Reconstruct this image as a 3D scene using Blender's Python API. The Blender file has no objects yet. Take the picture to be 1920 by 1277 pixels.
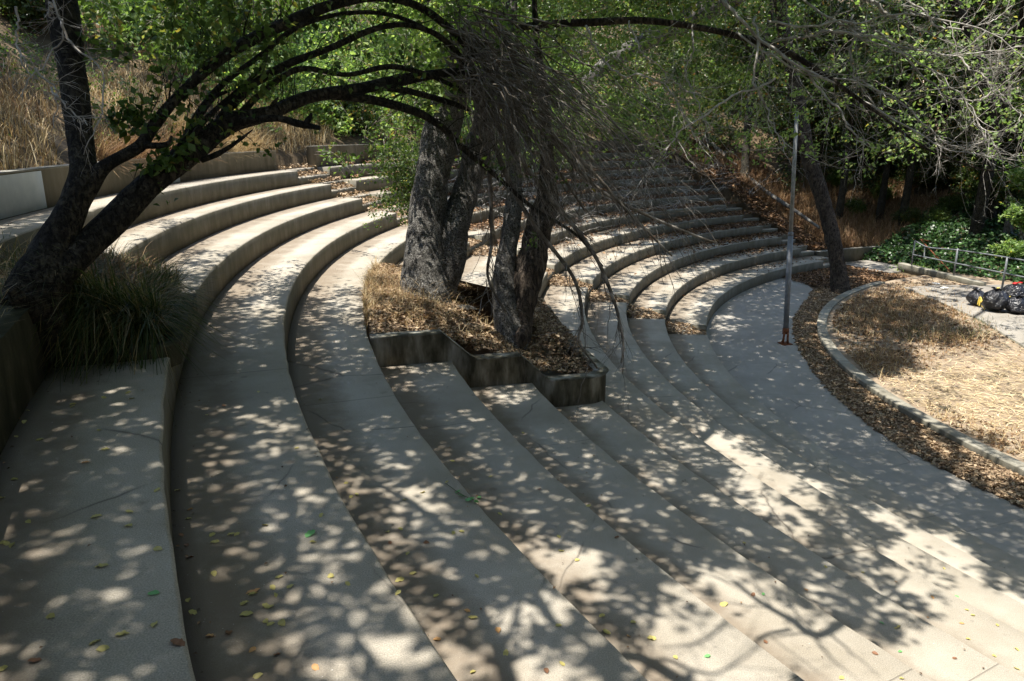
import bpy, math, random
import numpy as np
from mathutils import Vector, noise as mn
rng = np.random.default_rng(7)
random.seed(7)
PI = math.pi
# ------------------------------------------------------------------ camera
TH, HC, F = 0.27011378, 1.77815856, 1400.45695
CX, CY = 24.5788712, 16.3785431            # centre of the concentric seating steps
sc = bpy.context.scene
cam = bpy.data.cameras.new('camera'); co = bpy.data.objects.new('camera', cam)
sc.collection.objects.link(co)
co.location = (0, 0, HC); co.rotation_euler = (PI/2 - TH, 0, 0)
cam.sensor_width = 36; cam.lens = F/1920*36; cam.clip_end = 800; cam.clip_start = .05
sc.camera = co
# ------------------------------------------------------------------ light
SV = np.array([-.25, -.07, 1.0]); SV /= np.linalg.norm(SV)      # direction to the sun
el = math.asin(SV[2]); az = math.atan2(SV[0], SV[1])
w = bpy.data.worlds.new('World'); sc.world = w; w.use_nodes = True
nt = w.node_tree; sky = nt.nodes.new('ShaderNodeTexSky'); sky.sky_type = 'NISHITA'
sky.sun_disc = False; sky.sun_elevation = el; sky.sun_rotation = az
nt.links.new(sky.outputs[0], nt.nodes['Background'].inputs[0])
nt.nodes['Background'].inputs[1].default_value = 0.15
sl = bpy.data.lights.new('sun', 'SUN'); sl.energy = 4.1; sl.angle = math.radians(.53); sl.color = (1, .95, .86)
so = bpy.data.objects.new('sun', sl); sc.collection.objects.link(so)
so.rotation_euler = Vector(SV).to_track_quat('Z', 'Y').to_euler(); so.location = (-4, -2, 20)
sc.view_settings.view_transform = 'Standard'; sc.view_settings.look = 'None'
sc.view_settings.gamma = 1; sc.view_settings.use_curve_mapping = False
sc.view_settings.exposure = 1.46
sc.cycles.max_bounces = 8; sc.cycles.diffuse_bounces = 4; sc.cycles.transparent_max_bounces = 4
sc.cycles.use_adaptive_sampling = True
# ------------------------------------------------------------------ helpers
ct, st = math.cos(TH), math.sin(TH)
def ray(px, py):
    x = px-960; y = 638.5-py
    return np.array([x, F*ct+y*st, -F*st+y*ct])
def at(px, py, d):                      # point seen at a pixel, d metres along the camera axis
    r = ray(px, py)/F*d
    return np.array([r[0], r[1], r[2]+HC])
def G(px, py, z):                       # point on a level plane
    r = ray(px, py); t = (z-HC)/r[2]
    return np.array([r[0]*t, r[1]*t, z])
def project(x, y, z):
    z = z-HC; d = y*ct-z*st; v = y*st+z*ct
    return 960+F*x/d, 638.5-F*v/d, d
def pol(r, a, z=0):
    a = math.radians(a); return (CX+r*math.cos(a), CY+r*math.sin(a), z)
def topol(x, y):
    return np.hypot(x-CX, y-CY), np.degrees(np.arctan2(y-CY, x-CX)) % 360
def smooth(a, b, x):
    t = np.clip((x-a)/(b-a), 0, 1); return t*t*(3-2*t)
class VN:                               # cheap value noise on numpy arrays
    def __init__(s, seed): s.g = np.random.default_rng(seed).random((128, 128))
    def __call__(s, x, y):
        x = np.asarray(x, float); y = np.asarray(y, float)
        xi = np.floor(x).astype(int); yi = np.floor(y).astype(int); fx = x-xi; fy = y-yi
        fx = fx*fx*(3-2*fx); fy = fy*fy*(3-2*fy); g = s.g
        a = g[xi % 128, yi % 128]; b = g[(xi+1) % 128, yi % 128]; c = g[xi % 128, (yi+1) % 128]; d = g[(xi+1) % 128, (yi+1) % 128]
        return (a*(1-fx)+b*fx)*(1-fy)+(c*(1-fx)+d*fx)*fy
vn1, vn2, vn3 = VN(1), VN(2), VN(3)
def fbm(x, y, o=3):
    s = 0; a = .5; n = 0
    for i in range(o): s = s+a*vn1(x*2**i+17*i, y*2**i+5*i); n += a; a *= .5
    return s/n
def link(o, parent=None):
    sc.collection.objects.link(o)
    if parent is not None: o.parent = parent
    return o
def tag(o, label=None, cat=None, group=None, kind=None):
    if label: o['label'] = label
    if cat: o['category'] = cat
    if group: o['group'] = group
    if kind: o['kind'] = kind
    return o
def empty(name, loc=(0, 0, 0)):
    o = bpy.data.objects.new(name, None); o.location = loc; o.empty_display_size = .2; return link(o)
def mesh(name, V, Fc, mat, smooth_=False, attr=None):
    """V (n,3); Fc: list of (m,k) int arrays"""
    me = bpy.data.meshes.new(name); V = np.asarray(V, np.float32)
    if not isinstance(Fc, (list, tuple)): Fc = [Fc]
    Fc = [np.asarray(f, np.int32) for f in Fc if len(f)]
    me.vertices.add(len(V)); me.vertices.foreach_set('co', V.ravel())
    loops = np.concatenate([f.ravel() for f in Fc]); tot = np.concatenate([np.full(len(f), f.shape[1], np.int32) for f in Fc])
    me.loops.add(len(loops)); me.loops.foreach_set('vertex_index', loops)
    me.polygons.add(len(tot)); stt = np.concatenate([[0], np.cumsum(tot)[:-1]]).astype(np.int32)
    me.polygons.foreach_set('loop_start', stt)
    try: me.polygons.foreach_set('loop_total', tot)
    except Exception: pass
    if smooth_: me.polygons.foreach_set('use_smooth', np.ones(len(tot), bool))
    if attr is not None:
        for k, v in attr.items():
            at_ = me.attributes.new(k, 'FLOAT', 'POINT'); at_.data.foreach_set('value', np.asarray(v, np.float32))
    me.update(calc_edges=True)
    if mat is not None: me.materials.append(mat)
    return me
def obj(name, me, parent=None, loc=None):
    o = bpy.data.objects.new(name, me)
    if loc is not None: o.location = loc
    return link(o, parent)
class MB:                                # gathers pieces into one mesh
    def __init__(s): s.V = []; s.F = {}; s.n = 0; s.A = []
    def add(s, V, faces, a=0.0):
        V = np.asarray(V, float); 
        if not isinstance(faces, list): faces = [faces]
        for f in faces:
            f = np.asarray(f, int)
            if len(f): s.F.setdefault(f.shape[1], []).append(f+s.n)
        s.V.append(V); s.n += len(V); s.A.append(np.broadcast_to(a, (len(V),)))
    def tube(s, P, R, k=6, a=0.0, cap=True):
        P = np.asarray(P, float); n = len(P); R = np.broadcast_to(R, (n,))
        T = np.gradient(P, axis=0); T /= np.linalg.norm(T, axis=1)[:, None]+1e-9
        ref = np.array([0, 0, 1.]) if abs(T[0, 2]) < .9 else np.array([1., 0, 0])
        u = np.cross(T[0], ref); u /= np.linalg.norm(u); U = [u]
        for i in range(1, n):
            u = U[-1]-T[i]*np.dot(U[-1], T[i]); u /= np.linalg.norm(u)+1e-9; U.append(u)
        U = np.array(U); W = np.cross(T, U)
        th = np.arange(k)*2*PI/k
        V = P[:, None]+R[:, None, None]*(np.cos(th)[None, :, None]*U[:, None]+np.sin(th)[None, :, None]*W[:, None])
        V = V.reshape(-1, 3); i = np.arange(n-1)[:, None]*k; j = np.arange(k)[None]; j2 = (j+1) % k
        Q = np.stack([i+j, i+j2, i+k+j2, i+k+j], -1).reshape(-1, 4)
        fs = [Q]
        if cap:
            V = np.vstack([V, P[-1], P[0]]); e = (n-1)*k; jj = np.arange(k)
            fs.append(np.stack([e+jj, e+(jj+1) % k, np.full(k, n*k)], 1)); fs.append(np.stack([(jj+1) % k, jj, np.full(k, n*k+1)], 1))
        s.add(V, fs, a)
    def box(s, c, d, rz=0, a=0.0, tilt=0):
        x, y, z = np.array(d)/2.
        V = np.array([[-x, -y, -z], [x, -y, -z], [x, y, -z], [-x, y, -z], [-x, -y, z], [x, -y, z], [x, y, z], [-x, y, z]])
        cs, sn = math.cos(rz), math.sin(rz); V = np.stack([V[:, 0]*cs-V[:, 1]*sn, V[:, 0]*sn+V[:, 1]*cs, V[:, 2]], 1)+np.array(c)
        s.add(V, np.array([[0, 3, 2, 1], [4, 5, 6, 7], [0, 1, 5, 4], [1, 2, 6, 5], [2, 3, 7, 6], [3, 0, 4, 7]]), a)
    def make(s, name, mat, smooth_=False, attr=None):
        return mesh(name, np.vstack(s.V), [np.vstack(v) for v in s.F.values()], mat, smooth_, {attr: np.concatenate(s.A)} if attr else None)
def spline(P, n=40):                    # Catmull-Rom through rows of P (any width)
    P = np.asarray(P, float); Q = np.vstack([2*P[0]-P[1], P, 2*P[-1]-P[-2]]); m = len(P)-1
    t = np.linspace(0, m-1e-6, n); i = t.astype(int); f = (t-i)[:, None]
    a, b, c, d = Q[i], Q[i+1], Q[i+2], Q[i+3]
    return .5*((2*b)+(-a+c)*f+(2*a-5*b+4*c-d)*f**2+(-a+3*b-3*c+d)*f**3)
# ------------------------------------------------------------------ materials
def new_mat(name):
    m = bpy.data.materials.new(name); m.use_nodes = True; t = m.node_tree; return m, t, t.nodes['Principled BSDF']
class NT:
    def __init__(s, t): s.t = t
    def n(s, ty, **k):
        x = s.t.nodes.new('ShaderNode'+ty)
        for a, b in k.items(): setattr(x, a, b)
        return x
    def l(s, a, b): s.t.links.new(a, b)
    def tex(s, scale, detail=4, rough=.55, src=None, dist=0, stretch=None):
        co_ = s.n('TexCoord').outputs['Object'] if src is None else src
        if stretch is not None:
            mp = s.n('Mapping'); mp.inputs['Scale'].default_value = stretch; s.l(co_, mp.inputs[0]); co_ = mp.outputs[0]
        x = s.n('TexNoise'); x.inputs['Scale'].default_value = scale; x.inputs['Detail'].default_value = detail
        x.inputs['Roughness'].default_value = rough; x.inputs['Distortion'].default_value = dist
        s.l(co_, x.inputs[0]); return x.outputs[0]
    def ramp(s, v, stops, interp='LINEAR'):
        r = s.n('ValToRGB'); r.color_ramp.interpolation = interp
        e = r.color_ramp.elements
        while len(e) < len(stops): e.new(.5)
        for q, (p, c) in zip(e, stops):
            q.position = p; q.color = (c, c, c, 1) if np.isscalar(c) else (*c, 1)
        s.l(v, r.inputs[0]); return r.outputs[0]
    def mix(s, f, a, b, mode='MIX'):
        m = s.n('MixRGB', blend_type=mode)
        for i, v in ((0, f), (1, a), (2, b)):
            if hasattr(v, 'is_linked'): s.l(v, m.inputs[i])
            else: m.inputs[i].default_value = v if i == 0 else (*v, 1)
        return m.outputs[0]
    def bump(s, v, st_, dist, nrm=None):
        b = s.n('Bump'); b.inputs['Strength'].default_value = st_; b.inputs['Distance'].default_value = dist
        s.l(v, b.inputs['Height'])
        if nrm is not None: s.l(nrm, b.inputs['Normal'])
        return b.outputs[0]
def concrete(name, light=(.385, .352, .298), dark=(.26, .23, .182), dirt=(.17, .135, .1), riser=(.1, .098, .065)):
    m, t, b = new_mat(name); N = NT(t)
    c = N.mix(N.ramp(N.tex(.9, 5, .6), [(.3, 0.), (.7, 1.)]), dark, light)
    fine = N.ramp(N.tex(140, 3, .7), [(.3, .6), (.7, 1.28)])
    c = N.mix(1., c, fine, 'MULTIPLY')
    # brown dirt collected towards the foot of the next riser
    a = N.n('Attribute', attribute_name='dirt').outputs['Fac']
    ad = N.n('Math', operation='MULTIPLY_ADD'); N.l(N.tex(3.2, 5, .65), ad.inputs[0]); ad.inputs[1].default_value = .9; N.l(a, ad.inputs[2])
    f = N.ramp(ad.outputs[0], [(.55, 0.), (1.15, .85)])
    c = N.mix(f, c, dirt)
    vc = N.n('TexVoronoi', feature='DISTANCE_TO_EDGE'); vc.inputs['Scale'].default_value = .42; mpv = N.n('MixRGB'); mpv.inputs[0].default_value = .12; N.l(N.n('TexCoord').outputs['Object'], mpv.inputs[1]); tn_ = N.n('TexNoise'); tn_.inputs['Scale'].default_value = 2.5; tn_.inputs['Detail'].default_value = 6; N.l(N.n('TexCoord').outputs['Object'], tn_.inputs[0]); N.l(tn_.outputs[1], mpv.inputs[2]); N.l(mpv.outputs[0], vc.inputs['Vector'])
    ck = N.ramp(vc.outputs['Distance'], [(.0015, 1.), (.0045, 0.)]); c = N.mix(N.mix(1., ck, N.ramp(N.tex(.8, 2), [(.5, 0.), (.58, .75)]), 'MULTIPLY'), c, (.07, .06, .05))
    sj = N.n('SeparateXYZ'); N.l(N.n('TexCoord').outputs['Object'], sj.inputs[0]); ma = lambda op, a_, b_=None: (lambda q_: ([N.l(v_, q_.inputs[k_]) if hasattr(v_, 'is_linked') else setattr(q_.inputs[k_], 'default_value', v_) for k_, v_ in ((0, a_), (1, b_)) if v_ is not None], q_.outputs[0])[1])(N.n('Math', operation=op))
    an = ma('ARCTAN2', ma('SUBTRACT', sj.outputs[1], CY), ma('SUBTRACT', sj.outputs[0], CX)); fr_j = ma('FRACT', ma('MULTIPLY', ma('ADD', an, 7.3), 6.0))
    c = N.mix(N.ramp(fr_j, [(.0, .75), (.0022, .75), (.0034, 0.)]), c, (.06, .052, .042))
    blot = N.ramp(N.tex(16, 6, .7), [(.6, 0.), (.72, .55)]); c = N.mix(blot, c, (.15, .135, .115))
    # round dark stains
    vo = N.n('TexVoronoi'); vo.inputs['Scale'].default_value = 2.3; N.l(N.n('TexCoord').outputs['Object'], vo.inputs['Vector'])
    sp = N.ramp(vo.outputs['Distance'], [(.05, 1.), (.11, 0.)]); c = N.mix(N.mix(1., sp, N.ramp(N.tex(7, 3), [(.45, 0.), (.6, .55)]), 'MULTIPLY'), c, (.13, .105, .08))
    # pale flecks
    fl = N.ramp(N.tex(55, 2, .5), [(.73, 0.), (.77, .8)]); c = N.mix(fl, c, (.6, .58, .54))
    # vertical faces: darker olive tone with upright streaks
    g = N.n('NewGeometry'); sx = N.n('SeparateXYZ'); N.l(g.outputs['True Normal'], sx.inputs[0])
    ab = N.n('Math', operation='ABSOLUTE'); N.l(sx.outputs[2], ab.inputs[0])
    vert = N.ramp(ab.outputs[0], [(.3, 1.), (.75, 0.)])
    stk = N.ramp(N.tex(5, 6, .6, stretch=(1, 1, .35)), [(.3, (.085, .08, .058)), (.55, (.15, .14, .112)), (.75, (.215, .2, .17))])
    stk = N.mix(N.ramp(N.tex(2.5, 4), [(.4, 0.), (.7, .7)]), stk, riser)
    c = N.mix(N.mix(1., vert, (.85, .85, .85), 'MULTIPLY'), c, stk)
    N.l(c, b.inputs['Base Color']); b.inputs['Roughness'].default_value = .93; b.inputs['Specular IOR Level'].default_value = .15
    n1 = N.bump(N.tex(150, 3, .7), .35, .004); N.l(N.bump(N.tex(12, 4), .25, .01, n1), b.inputs['Normal'])
    return m
def leafmat(name, stops, trans=.35, rough=.5, tcol=None):
    m, t, b = new_mat(name); N = NT(t)
    rnd = N.n('NewGeometry').outputs['Random Per Island']
    c = N.ramp(rnd, stops)
    N.l(c, b.inputs['Base Color']); b.inputs['Roughness'].default_value = rough; b.inputs['Specular IOR Level'].default_value = .35
    if trans > 0:
        tr = N.n('BsdfTranslucent'); mx = N.n('MixShader'); mx.inputs[0].default_value = trans
        N.l(N.mix(1., c, tcol or (1.5, 1.6, .8), 'MULTIPLY'), tr.inputs[0])
        N.l(b.outputs[0], mx.inputs[1]); N.l(tr.outputs[0], mx.inputs[2]); N.l(mx.outputs[0], t.nodes['Material Output'].inputs[0])
    return m
def noisy(name, stops, scale=6, rough=.9, bump=.4, bd=.02, detail=5, stretch=None, spec=.2, bscale=None):
    m, t, b = new_mat(name); N = NT(t)
    N.l(N.ramp(N.tex(scale, detail, .6, stretch=stretch), stops), b.inputs['Base Color'])
    b.inputs['Roughness'].default_value = rough; b.inputs['Specular IOR Level'].default_value = spec
    N.l(N.bump(N.tex(bscale or scale*4, 4, .65, stretch=stretch), bump, bd), b.inputs['Normal'])
    return m
def flat(name, c, rough=.6, metal=0, spec=.4):
    m, t, b = new_mat(name); b.inputs['Base Color'].default_value = (*c, 1); b.inputs['Roughness'].default_value = rough
    b.inputs['Metallic'].default_value = metal; b.inputs['Specular IOR Level'].default_value = spec; return m
M = {}
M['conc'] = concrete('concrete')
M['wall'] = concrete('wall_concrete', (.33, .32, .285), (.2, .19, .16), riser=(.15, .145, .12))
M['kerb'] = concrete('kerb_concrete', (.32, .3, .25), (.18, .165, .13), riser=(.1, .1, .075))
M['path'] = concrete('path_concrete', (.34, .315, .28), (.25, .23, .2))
M['oldwall'] = noisy('streaked_planter_concrete', [(.36, (.05, .047, .033)), (.48, (.14, .132, .1)), (.58, (.26, .25, .21)), (.7, (.42, .41, .36))], 4.5, .95, .3, .006, 8, (1, 1, .3), bscale=60)
M['mossy'] = noisy('mossy_concrete', [(.35, (.03, .032, .02)), (.55, (.07, .07, .045)), (.75, (.16, .155, .12))], 4, .95, .4, .008, 8, (1, 1, .6), bscale=50)
M['paint'] = noisy('pale_blue_paint', [(.3, (.5, .6, .7)), (.7, (.62, .71, .8))], 5, .7, .1, .003)
M['soil'] = noisy('soil', [(.3, (.05, .033, .02)), (.7, (.13, .09, .055))], 5, 1, .8, .03)
M['dirt'] = noisy('bare_dirt', [(.3, (.17, .125, .085)), (.55, (.25, .195, .14)), (.75, (.34, .28, .2))], 1.6, 1, .5, .01, 8, bscale=60)
M['hill'] = noisy('hill_earth', [(.3, (.035, .026, .015)), (.5, (.09, .065, .038)), (.7, (.16, .115, .07))], .9, 1, .8, .05, 8)
M['bark'] = None
def barkmat(name, lo, mid, hi, fz=.45, sc_=26, hs=13):
    m, t, b = new_mat(name); N = NT(t)
    c = N.ramp(N.tex(3.5, 6, .65), [(.35, mid), (.62, hi)])
    crack = N.ramp(N.tex(sc_, 5, .7, dist=.6, stretch=(1, 1, fz)), [(.38, 1.), (.54, 0.)])
    hor = N.ramp(N.tex(hs, 5, .7, dist=.4, stretch=(.6, .6, 2.6)), [(.6, 0.), (.66, .9)])
    f = N.mix(1., crack, hor, 'LIGHTEN'); c = N.mix(f, c, lo); c = N.mix(1., c, N.ramp(N.tex(90, 3, .7), [(.3, .6), (.7, 1.35)]), 'MULTIPLY')
    N.l(c, b.inputs['Base Color']); b.inputs['Roughness'].default_value = .85; b.inputs['Specular IOR Level'].default_value = .25
    inv = N.n('Invert'); N.l(f, inv.inputs[1]); N.l(N.bump(inv.outputs[0], 1., .035, N.bump(N.tex(60, 4, .7), .5, .01)), b.inputs['Normal']); return m
M['oakbark'] = barkmat('grey_oak_bark', (.022, .019, .016), (.12, .112, .1), (.24, .23, .21), .8, 48)
M['bark'] = barkmat('dark_bark', (.01, .008, .006), (.03, .025, .018), (.075, .065, .045), .5, 30)
M['redbark'] = barkmat('brown_bark', (.014, .01, .007), (.05, .037, .027), (.11, .085, .064), .3, 22)
M['palebark'] = noisy('pale_bark', [(.35, (.04, .037, .032)), (.7, (.21, .2, .185))], 6, .9, .7, .03, 6, (1, 1, .5))
M['twigdark'] = noisy('dead_twig', [(.32, (.05, .042, .032)), (.5, (.16, .138, .112)), (.66, (.36, .33, .29))], 7, .9, .3, .004)
M['twigpale'] = noisy('pale_dead_twig', [(.3, (.2, .18, .155)), (.55, (.42, .395, .36)), (.75, (.6, .58, .54))], 7, .9, .3, .004)
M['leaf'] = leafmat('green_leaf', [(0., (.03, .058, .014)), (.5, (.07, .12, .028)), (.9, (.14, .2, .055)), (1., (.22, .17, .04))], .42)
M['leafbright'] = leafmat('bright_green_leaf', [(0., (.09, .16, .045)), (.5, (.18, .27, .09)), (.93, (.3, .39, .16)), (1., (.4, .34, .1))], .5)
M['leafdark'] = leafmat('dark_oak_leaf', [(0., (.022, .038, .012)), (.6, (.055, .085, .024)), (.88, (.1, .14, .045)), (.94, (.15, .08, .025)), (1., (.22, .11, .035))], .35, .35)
M['ivy'] = leafmat('ivy_leaf', [(0., (.012, .03, .01)), (.6, (.032, .075, .022)), (1., (.09, .17, .055))], .3, .35)
M['drygrass'] = leafmat('dry_grass', [(0., (.2, .12, .05)), (.4, (.38, .27, .13)), (.8, (.55, .43, .24)), (1., (.68, .58, .38))], .3, .7, (1, .95, .8))
M['redgrass'] = leafmat('reddish_dry_grass', [(0., (.14, .07, .035)), (.5, (.27, .16, .08)), (1., (.44, .3, .16))], .25, .7, (1, .95, .8))
M['straw'] = leafmat('straw', [(0., (.36, .26, .14)), (.5, (.56, .44, .26)), (1., (.75, .64, .43))], .15, .7, (1, 1, .9))
M['greengrass'] = leafmat('green_grass_blade', [(0., (.02, .035, .01)), (.45, (.05, .075, .022)), (.7, (.1, .12, .045)), (.85, (.2, .15, .075)), (1., (.36, .28, .16))], .35, .5)
M['litter'] = leafmat('leaf_litter', [(0., (.08, .05, .03)), (.35, (.2, .13, .075)), (.7, (.36, .26, .16)), (1., (.5, .38, .25))], .12, .7, (1, .9, .7))
M['litterdark'] = leafmat('brown_leaf_litter', [(0., (.05, .026, .013)), (.5, (.13, .07, .035)), (1., (.3, .18, .09))], .1, .7, (1, .9, .7))
M['yleaf'] = leafmat('yellow_fallen_leaf', [(0., (.4, .3, .09)), (.5, (.5, .42, .14)), (1., (.38, .38, .14))], .2, .5, (1, 1, .6))
M['oleaf'] = leafmat('tan_fallen_leaf', [(0., (.42, .2, .07)), (1., (.55, .33, .14))], .15, .6, (1, .9, .6))
M['bleaf'] = leafmat('brown_fallen_leaf', [(0., (.13, .06, .035)), (1., (.24, .12, .06))], .1, .6, (1, .9, .6))
M['gleaf'] = leafmat('green_fallen_leaf', [(0., (.1, .3, .09)), (1., (.18, .4, .15))], .2, .45)
M['steel'] = noisy('galvanised_steel', [(.35, (.12, .13, .15)), (.65, (.2, .215, .24))], 5, .5, .1, .002, spec=.5)
M['steel2'] = noisy('weathered_galvanised_steel', [(.35, (.16, .17, .17)), (.65, (.3, .3, .3))], 8, .6, .2, .002, spec=.5)
M['rust'] = noisy('rust', [(.3, (.07, .026, .014)), (.6, (.2, .075, .035)), (.75, (.3, .14, .08))], 14, .95, .8, .006)
M['rail'] = noisy('grey_rail_paint', [(.35, (.08, .09, .1)), (.65, (.17, .18, .19))], 6, .5, .1, .002, spec=.5)
m, t, b = new_mat('black_plastic_film'); b.inputs['Base Color'].default_value = (.012, .012, .015, 1); b.inputs['Roughness'].default_value = .16
b.inputs['Specular IOR Level'].default_value = .5; N = NT(t)
N.l(N.bump(N.tex(9, 4, .6, dist=1.2, stretch=(1, 1, 2.2)), .9, .05), b.inputs['Normal']); M['bag'] = m
M['tie'] = flat('yellow_drawstring', (.75, .55, .1), .5)
M['red'] = flat('red_paper', (.55, .02, .02), .5)
M['ply'] = noisy('paper_scrap', [(.3, (.6, .6, .58)), (.7, (.8, .8, .78))], 8, .8, .2, .005)

# ------------------------------------------------------------------ terraces
RE = [30.85, 30.20, 29.34, 28.37, 27.35, 26.25, 25.12, 24.00, 22.84, 21.74, 20.67, 19.49]     # edge radii, top to bottom
ZE = [.8, .4, 0., -.4, -.8, -1.2, -1.6, -2., -2.4, -2.8, -3.2, -3.6]
RO = [31.62]+RE[:-1]
AL = [171.2, 169.9, 169.6, 169.4, 169.3, 169.2, 169.1, 169., 169.1, 169.0, 169.3, 169.3]      # aisle sides
AR = [167.3, 166.5, 166.4, 166.3, 166.2, 166.2, 166.2, 166.2, 166.2, 166.4, 166.2, 166.0]
def ztread(x, y):                       # height of the walking surface by plan position
    r, a = topol(np.asarray(x, float), np.asarray(y, float)); z = np.full(r.shape, -4.0)
    for i in range(12):
        z = np.where((r >= RE[i]) & (r < RO[i]), ZE[i], z)
    return z
def surf(px, py):                       # first walking surface a pixel's ray meets
    for i in range(12):
        if ZE[i] > HC: continue
        p = G(px, py, ZE[i]); r, a = topol(p[0], p[1])
        if p[1] > 0 and RE[i] <= r <= RO[i] and 100 < a < 245: return p, i
    return G(px, py, -4.), 12
def sector(r0, r1, a0, a1, zt, zb, name, mat, step=.3, bev=.018, wob=.011, notch=None):
    """closed ring sector; dirt attribute rises to the back of the tread"""
    n = max(2, int(abs(a1-a0)/step)+1); A = np.linspace(a0, a1, n)
    wr = (fbm(A*1.7+zt*9, A*0+zt*3, 2)-.5)*wob*2
    ch = np.where(vn2(A*9+zt*5, A*0+3.3) > .9, .016, 0)         # chipped arris
    w_ = r1-r0
    prof = [(r0+wr*0+.0, zb, 0.), (r0+wr, zt-bev-ch, 0.), (r0+wr+bev+ch, zt, 0.), (r0+.38*w_, zt, .0), (r0+.62*w_, zt, .45), (r1-.12, zt, .55), (r1+.02, zt, .8), (r1+.02, zb, .8)]
    k = len(prof); V = []; at_ = []
    c, s = np.cos(np.radians(A)), np.sin(np.radians(A))
    for (r, z, d) in prof:
        r = np.broadcast_to(r, (n,)); z = np.broadcast_to(z, (n,))
        V.append(np.stack([CX+r*c, CY+r*s, z], 1)); at_.append(np.full(n, d))
    V = np.stack(V, 1).reshape(-1, 3); at_ = np.stack(at_, 1).ravel()
    i = np.arange(n-1)[:, None]*k; j = np.arange(k)[None]; j2 = (j+1) % k
    Q = np.stack([i+j, i+k+j, i+k+j2, i+j2], -1).reshape(-1, 4)
    if a1 < a0: Q = Q[:, ::-1]
    caps = np.array([np.arange(k), (n-1)*k+np.arange(k)[::-1]]) if a1 > a0 else np.array([np.arange(k)[::-1], (n-1)*k+np.arange(k)])
    return mesh(name, V, [Q, caps], mat, False, {'dirt': at_})
amph = tag(empty('amphitheatre', (CX, CY, -4)), 'curved grey concrete amphitheatre seating steps falling away to the right', 'amphitheatre')
def part(name, me): 
    o = obj(name, me, amph); o.matrix_parent_inverse = amph.matrix_world.inverted() if False else o.matrix_parent_inverse
    o.location = (-CX, -CY, 4); return o
AEND = 124.0
for i in range(12):
    r0, r1, z = RE[i], RO[i], ZE[i]; zb = z-.44 if i < 11 else -4.1
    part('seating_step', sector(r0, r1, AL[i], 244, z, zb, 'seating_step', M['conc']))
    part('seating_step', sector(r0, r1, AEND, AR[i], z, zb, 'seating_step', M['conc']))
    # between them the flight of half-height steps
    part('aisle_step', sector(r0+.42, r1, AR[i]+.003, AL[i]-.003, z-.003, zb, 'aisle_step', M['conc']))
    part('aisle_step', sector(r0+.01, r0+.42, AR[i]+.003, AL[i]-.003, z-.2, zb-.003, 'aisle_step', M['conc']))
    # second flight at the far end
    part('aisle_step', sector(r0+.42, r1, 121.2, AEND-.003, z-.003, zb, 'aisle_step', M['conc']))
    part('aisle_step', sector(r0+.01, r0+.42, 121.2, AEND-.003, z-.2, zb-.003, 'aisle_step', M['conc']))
# ------------------------------------------------------------------ walls
def ribbon(P, zt, zb, th, name, mat, bev=.02):
    """wall following plan points P, thickness th to the left of travel"""
    P = np.asarray(P, float); n = len(P); T = np.gradient(P, axis=0); T /= np.linalg.norm(T, axis=1)[:, None]
    Nn = np.stack([-T[:, 1], T[:, 0]], 1); zt = np.broadcast_to(zt, (n,)).astype(float); zb = np.broadcast_to(zb, (n,)).astype(float)
    prof = [(0, zb), (0, zt-bev), (bev, zt), (th-bev, zt), (th, zt-bev), (th, zb)]; k = 6
    V = np.stack([np.column_stack([P+Nn*o, z]) for o, z in prof], 1).reshape(-1, 3)
    i = np.arange(n-1)[:, None]*k; j = np.arange(k)[None]; j2 = (j+1) % k
    Q = np.stack([i+j, i+j2, i+k+j2, i+k+j], -1).reshape(-1, 4)
    return mesh(name, V, [Q, np.array([np.arange(k)[::-1], (n-1)*k+np.arange(k)])], mat, False, {'dirt': np.zeros(len(V))})
def arc(r, a0, a1, n=60): 
    A = np.radians(np.linspace(a0, a1, n)); return np.stack([CX+r*np.cos(A), CY+r*np.sin(A)], 1)
pa = topol(*G(135, 390, .8)[:2])[1]; pb = topol(*G(330, 348, .8)[:2])[1]; pc = topol(*G(377, 342, .8)[:2])[1]
t = tag(empty('retaining_wall', pol(31.5, 190, .8)), 'low curved concrete back wall at upper left, partly painted pale blue', 'wall')
def put(name, me, par):
    o = obj(name, me, par); o.location = -np.array(par.location); return o
put('wall_section', ribbon(arc(31.5, 171.0, 232, 200), 1.33, .7, -.24, 'wall_section', M['wall']), t)
for a0, a1 in ((pa, 226), (pc, pb)):
    put('painted_patch', ribbon(arc(31.494, min(a0, a1), max(a0, a1), 60), 1.3, .81, -.01, 'painted_patch', M['paint'], .002), t)
t = tag(empty('retaining_wall', pol(31.3, 160, .8)), 'grey concrete back wall of upright panels right of the upper stair', 'wall')
a = 167.5
while a > 126:
    put('wall_panel', ribbon(arc(31.25, a-4.96, a, 20), 1.42+.004*random.random(), .7, -.26, 'wall_panel', M['wall']), t); a -= 5.0
t = tag(empty('retaining_wall', pol(20.5, 110, -4)), 'low dark retaining wall behind the far path and handrail', 'wall')
put('wall_section', ribbon(arc(20.5, 98, 121.1, 60), -3.42, -4.2, -.22, 'wall_section', M['wall']), t)
# kerb round the garden
kb = tag(empty('garden_kerb', pol(16.1, 170, -4)), 'long curved concrete kerb between dry garden and leaf filled strip', 'kerb')
a = 128.0
while a < 243:
    put('kerb_stone', ribbon(arc(16.3, a, a+7.44, 24), -3.86+.006*random.random(), -4.15, .28, 'kerb_stone', M['kerb'], .015), kb); a += 7.5
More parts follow.
